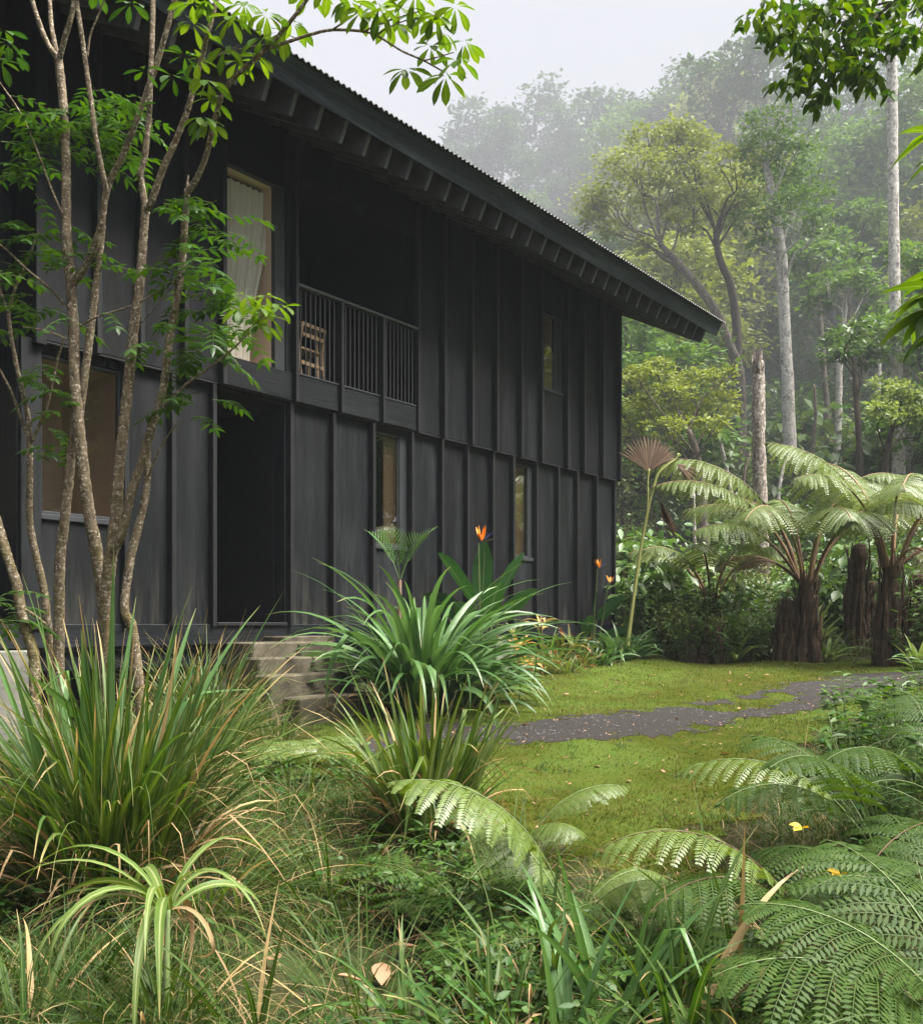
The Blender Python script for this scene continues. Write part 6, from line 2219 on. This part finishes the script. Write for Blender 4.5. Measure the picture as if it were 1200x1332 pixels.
# low broad-leaved weeds
n = 16000
Y = 2.3 + 5.6 * rg.random(n)
X = (rg.uniform(-80, 1280, n) - HX) / F * Y
ds = poly_dist(X, Y, LAWN)
dh = (DW + (X * N2[0] + Y * N2[1]))
wn_ = vnoise(X, Y, 1.1, 33)
k = (ds > .1) & (dh > .6) & (rg.random(n) < np.clip((wn_ - .42) * 1.9, .02, .7)) & clear_of_leaves(X, Y, .2)
X, Y, wn_ = X[k], Y[k], wn_[k]
n = len(X)
h = .03 + .26 * rg.random(n) * wn_
g = Geo()
m = 3
b = np.repeat(np.stack([X, Y, gz(X, Y) + h], -1), m, 0) + rg.normal(0, .02, (n * m, 3))
nn = n * m
blades(g, b, rg.uniform(0, 6.28, nn), rg.uniform(-.4, .7, nn), rg.uniform(.1, .8, nn), rg.uniform(.025, .075, nn), rg.uniform(.014, .032, nn), rg.normal(0, .4, nn), 3, 'lance', .2)
tag(g.build("weeds", M_weed), "low leafy weeds covering the ground", None, None, 'stuff')
# dry litter of stalks
n = 1800
Y = 2.4 + 5.0 * rg.random(n)
X = (rg.uniform(-80, 1280, n) - HX) / F * Y
ds = poly_dist(X, Y, LAWN)
dh = (DW + (X * N2[0] + Y * N2[1]))
k = (ds > .05) & (dh > .6)
X, Y = X[k], Y[k]
n = len(X)
g = Geo()
blades(g, np.stack([X, Y, gz(X, Y) + rg.uniform(0, .12, n)], -1), rg.uniform(0, 6.28, n), rg.uniform(-.1, .9, n), rg.uniform(.3, 1.6, n), rg.uniform(.1, .45, n), rg.uniform(.002, .005, n), 0, 6, 'grass', .3)
tag(g.build("dry_grass", M_straw), "dead straw stalks through the grass", None, None, 'stuff')

# small bits of leaf litter on lawn and path
n = 900
Y = 4.4 + 11 * rg.random(n)
X = (rg.uniform(420, 1230, n) - HX) / F * Y
k = poly_dist(X, Y, LAWN) < .1
X, Y = X[k], Y[k]
n = len(X)
g = Geo()
blades(g, np.stack([X, Y, gz(X, Y) + .016], -1), rg.uniform(0, 6.28, n), rg.normal(.1, .25, n), rg.uniform(0, .9, n), rg.uniform(.015, .05, n), rg.uniform(.008, .02, n), rg.normal(0, .5, n), 3, 'ell', .3)
tag(g.build("leaf_litter", M_litter), "small dry bits of leaf scattered over lawn and path", None, None, 'stuff')

# strap-leaved plants at the front edge
for i, (x, Y, nb, L0, W0, lb) in enumerate(((800, 3.45, 15, .80, .034, "strap plant with thick upright grey-green leaves before the lawn"), (880, 3.3, 12, .85, .028, "strap plant with leaning dark leaves beside the glossy fern"),
                                            (640, 3.1, 12, .62, .028, "strap plant with low curved leaves at the lower picture edge"), (740, 3.15, 11, .78, .028, "strap plant with one long leaf arching over the dry stalks"),
                                            (960, 3.6, 10, .95, .022, "strap plant with dark narrow leaves rising past the silvery fern"), (535, 3.25, 9, .5, .022, "small strap plant by the fallen brown leaves"),
                                            (30, 3.3, 11, .7, .020, "strap plant in the corner below the huge sedge"), (330, 3.4, 10, .62, .018, "narrow strap plant beside the striped rosette"), (700, 3.5, 12, .7, .022, "strap plant half hidden under the pale fern"),
                                            (920, 3.0, 9, .7, .024, "strap plant curving over at the very bottom by the glossy fern"))):
    clump("strap_plant", lb, "strap plant", on_ground(x, Y), nb, (L0 * .65, L0 * 1.1), (W0 * .8, W0 * 1.2), M_crinum if i in (0, 3) else M_sedge, 300 + i, .07, (.75, 1.52), (.1, 1.7), .12, 11, 4, "strap plants in the front undergrowth", fold=.3)
for i, (x, Y, lb) in enumerate(((430, 4.6, "wispy grass tuft between the arching sedge and the iris clump"), (660, 4.9, "wispy tuft at the foot of the iris clump by the lawn"), (880, 3.6, "wispy tuft with straw blades under the silvery fern"),
                                (470, 3.6, "wispy low tuft beside the fallen leaves"), (1000, 2.9, "wispy tuft below the glossy fern"), (90, 3.7, "wispy tuft below the huge sedge"), (680, 3.2, "wispy tuft among the strap plants"), (380, 6.2, "wispy tuft on the mossy bank under the steps"), (120, 6.4, "wispy tuft at the foot of the slender trees"))):
    clump("grass_tuft", lb, "grass", on_ground(x, Y), 70, (.3, .75), (.004, .010), M_grass, 400 + i, .16, (.6, 1.45), (.5, 1.8), .1, 7, 14, "wispy grass tufts")

# fallen leaves, each its own
rg = np.random.default_rng(71)
LV = []
for k in range(4):
    g = Geo()
    blades(g, np.zeros((1, 3)), 0, .15, .5, .11, .055, .1, 6, 'lance', .35)
    o = g.build("fallen_leaf", M_litter)
    LV.append(o)
fl = [(497, 1276, 1.5, "curled brown leaf lying on the moss at the very front"), (512, 1252, 1.15, "pinkish brown leaf just behind the curled one"), (470, 1300, 1.0, "small brown leaf at the lower edge of the picture"),
      (365, 1270, 1.1, "brown leaf standing on edge beside the striped rosette"), (936, 982, .8, "dark brown leaf alone on the lawn"), (678, 944, .9, "pale leaf lying on the cinder path"), (780, 1000, .6, "small brown leaf on the lawn short of the path"),
      (865, 985, .5, "tiny brown leaf on the bare patch by the path"), (820, 1020, .5, "tiny leaf on the lawn behind the pale fern"), (905, 1010, .5, "small leaf on the lawn behind the silvery fern"), (740, 905, .6, "leaf on the lawn beyond the path"),
      (850, 880, .6, "leaf on the lawn before the squat stump"), (700, 880, .6, "leaf on the lawn by the big crinum"), (960, 925, .6, "leaf on the cinder path's far verge"), (1000, 880, .6, "leaf on the far lawn before the tree ferns"), (560, 935, .7, "leaf at the near end of the path")]
for i, (x, y, s, lb) in enumerate(fl):
    o = LV[i % 4].copy() if i >= 4 else LV[i]
    if i >= 4:
        COL.objects.link(o)
    p = gp(x, y)
    o.location = (p[0], p[1], p[2] + (.075 if y > 1200 else .022))
    o.rotation_euler = (rg.normal(0, .3), rg.normal(0, .3), rg.uniform(0, 6.28))
    o.scale = (s, s, s)
    tag(o, lb, "fallen leaf", "fallen leaves")
for x, y, Y, lb in ((1042, 1076, 3.8, "yellow leaf caught on the silvery fern's stem"), (1092, 1136, 3.6, "yellow leaf resting above the big glossy fern")):
    g = Geo()
    p = P(x, y, Y)
    blades(g, np.tile(p, (3, 1)), [2.8, 3.6, .4], [.5, .1, .2], .9, [.05, .045, .035], .032, .4, 5, 'lance', .3)
    tag(g.build("fallen_leaf", M_yellow), lb, "fallen leaf", "fallen leaves")
# short dead stump among the sedge
p = on_ground(252, 5.6)
t = thing("dead_stump", "short pale dead stem standing beside the arching sedge", "stump", p)
g = Geo()
tube(g, catmull([p - [0, 0, .05], p + [.01, 0, .22], p + [-.01, 0, .44]], 12), [.04, .035, .032], 10, .06)
g.build("trunk", M_snag, t)

# ------------------------------------------------------------------ air
def air(name, lo, hi, dens, col, label):
    m = bpy.data.materials.new(name)
    m.use_nodes = True
    nt = m.node_tree
    nt.nodes.clear()
    out = nt.nodes.new("ShaderNodeOutputMaterial")
    v = nt.nodes.new("ShaderNodeVolumePrincipled")
    v.inputs['Color'].default_value = (*col, 1)
    v.inputs['Density'].default_value = dens
    nt.links.new(v.outputs[0], out.inputs['Volume'])
    g = Geo()
    lo, hi = np.array(lo, float), np.array(hi, float)
    c = np.array([[0, 0, 0], [1, 0, 0], [1, 1, 0], [0, 1, 0], [0, 0, 1], [1, 0, 1], [1, 1, 1], [0, 1, 1]]) * (hi - lo) + lo
    g.add(c, [(3, 2, 1, 0), (4, 5, 6, 7), (0, 1, 5, 4), (1, 2, 6, 5), (2, 3, 7, 6), (3, 0, 4, 7)])
    return tag(g.build(name, m, None, False, False), label, None, None, 'stuff')


air("haze", (-165, -45, -4), (165, 205, 72), 0.0008, (0.6, 0.64, 0.72), "thin mist in the air")
air("mist", (-150, 21.5, -2), (150, 150, 70), 0.0088, (0.475, 0.487, 0.54), "bank of mist drifting over the far hillside")
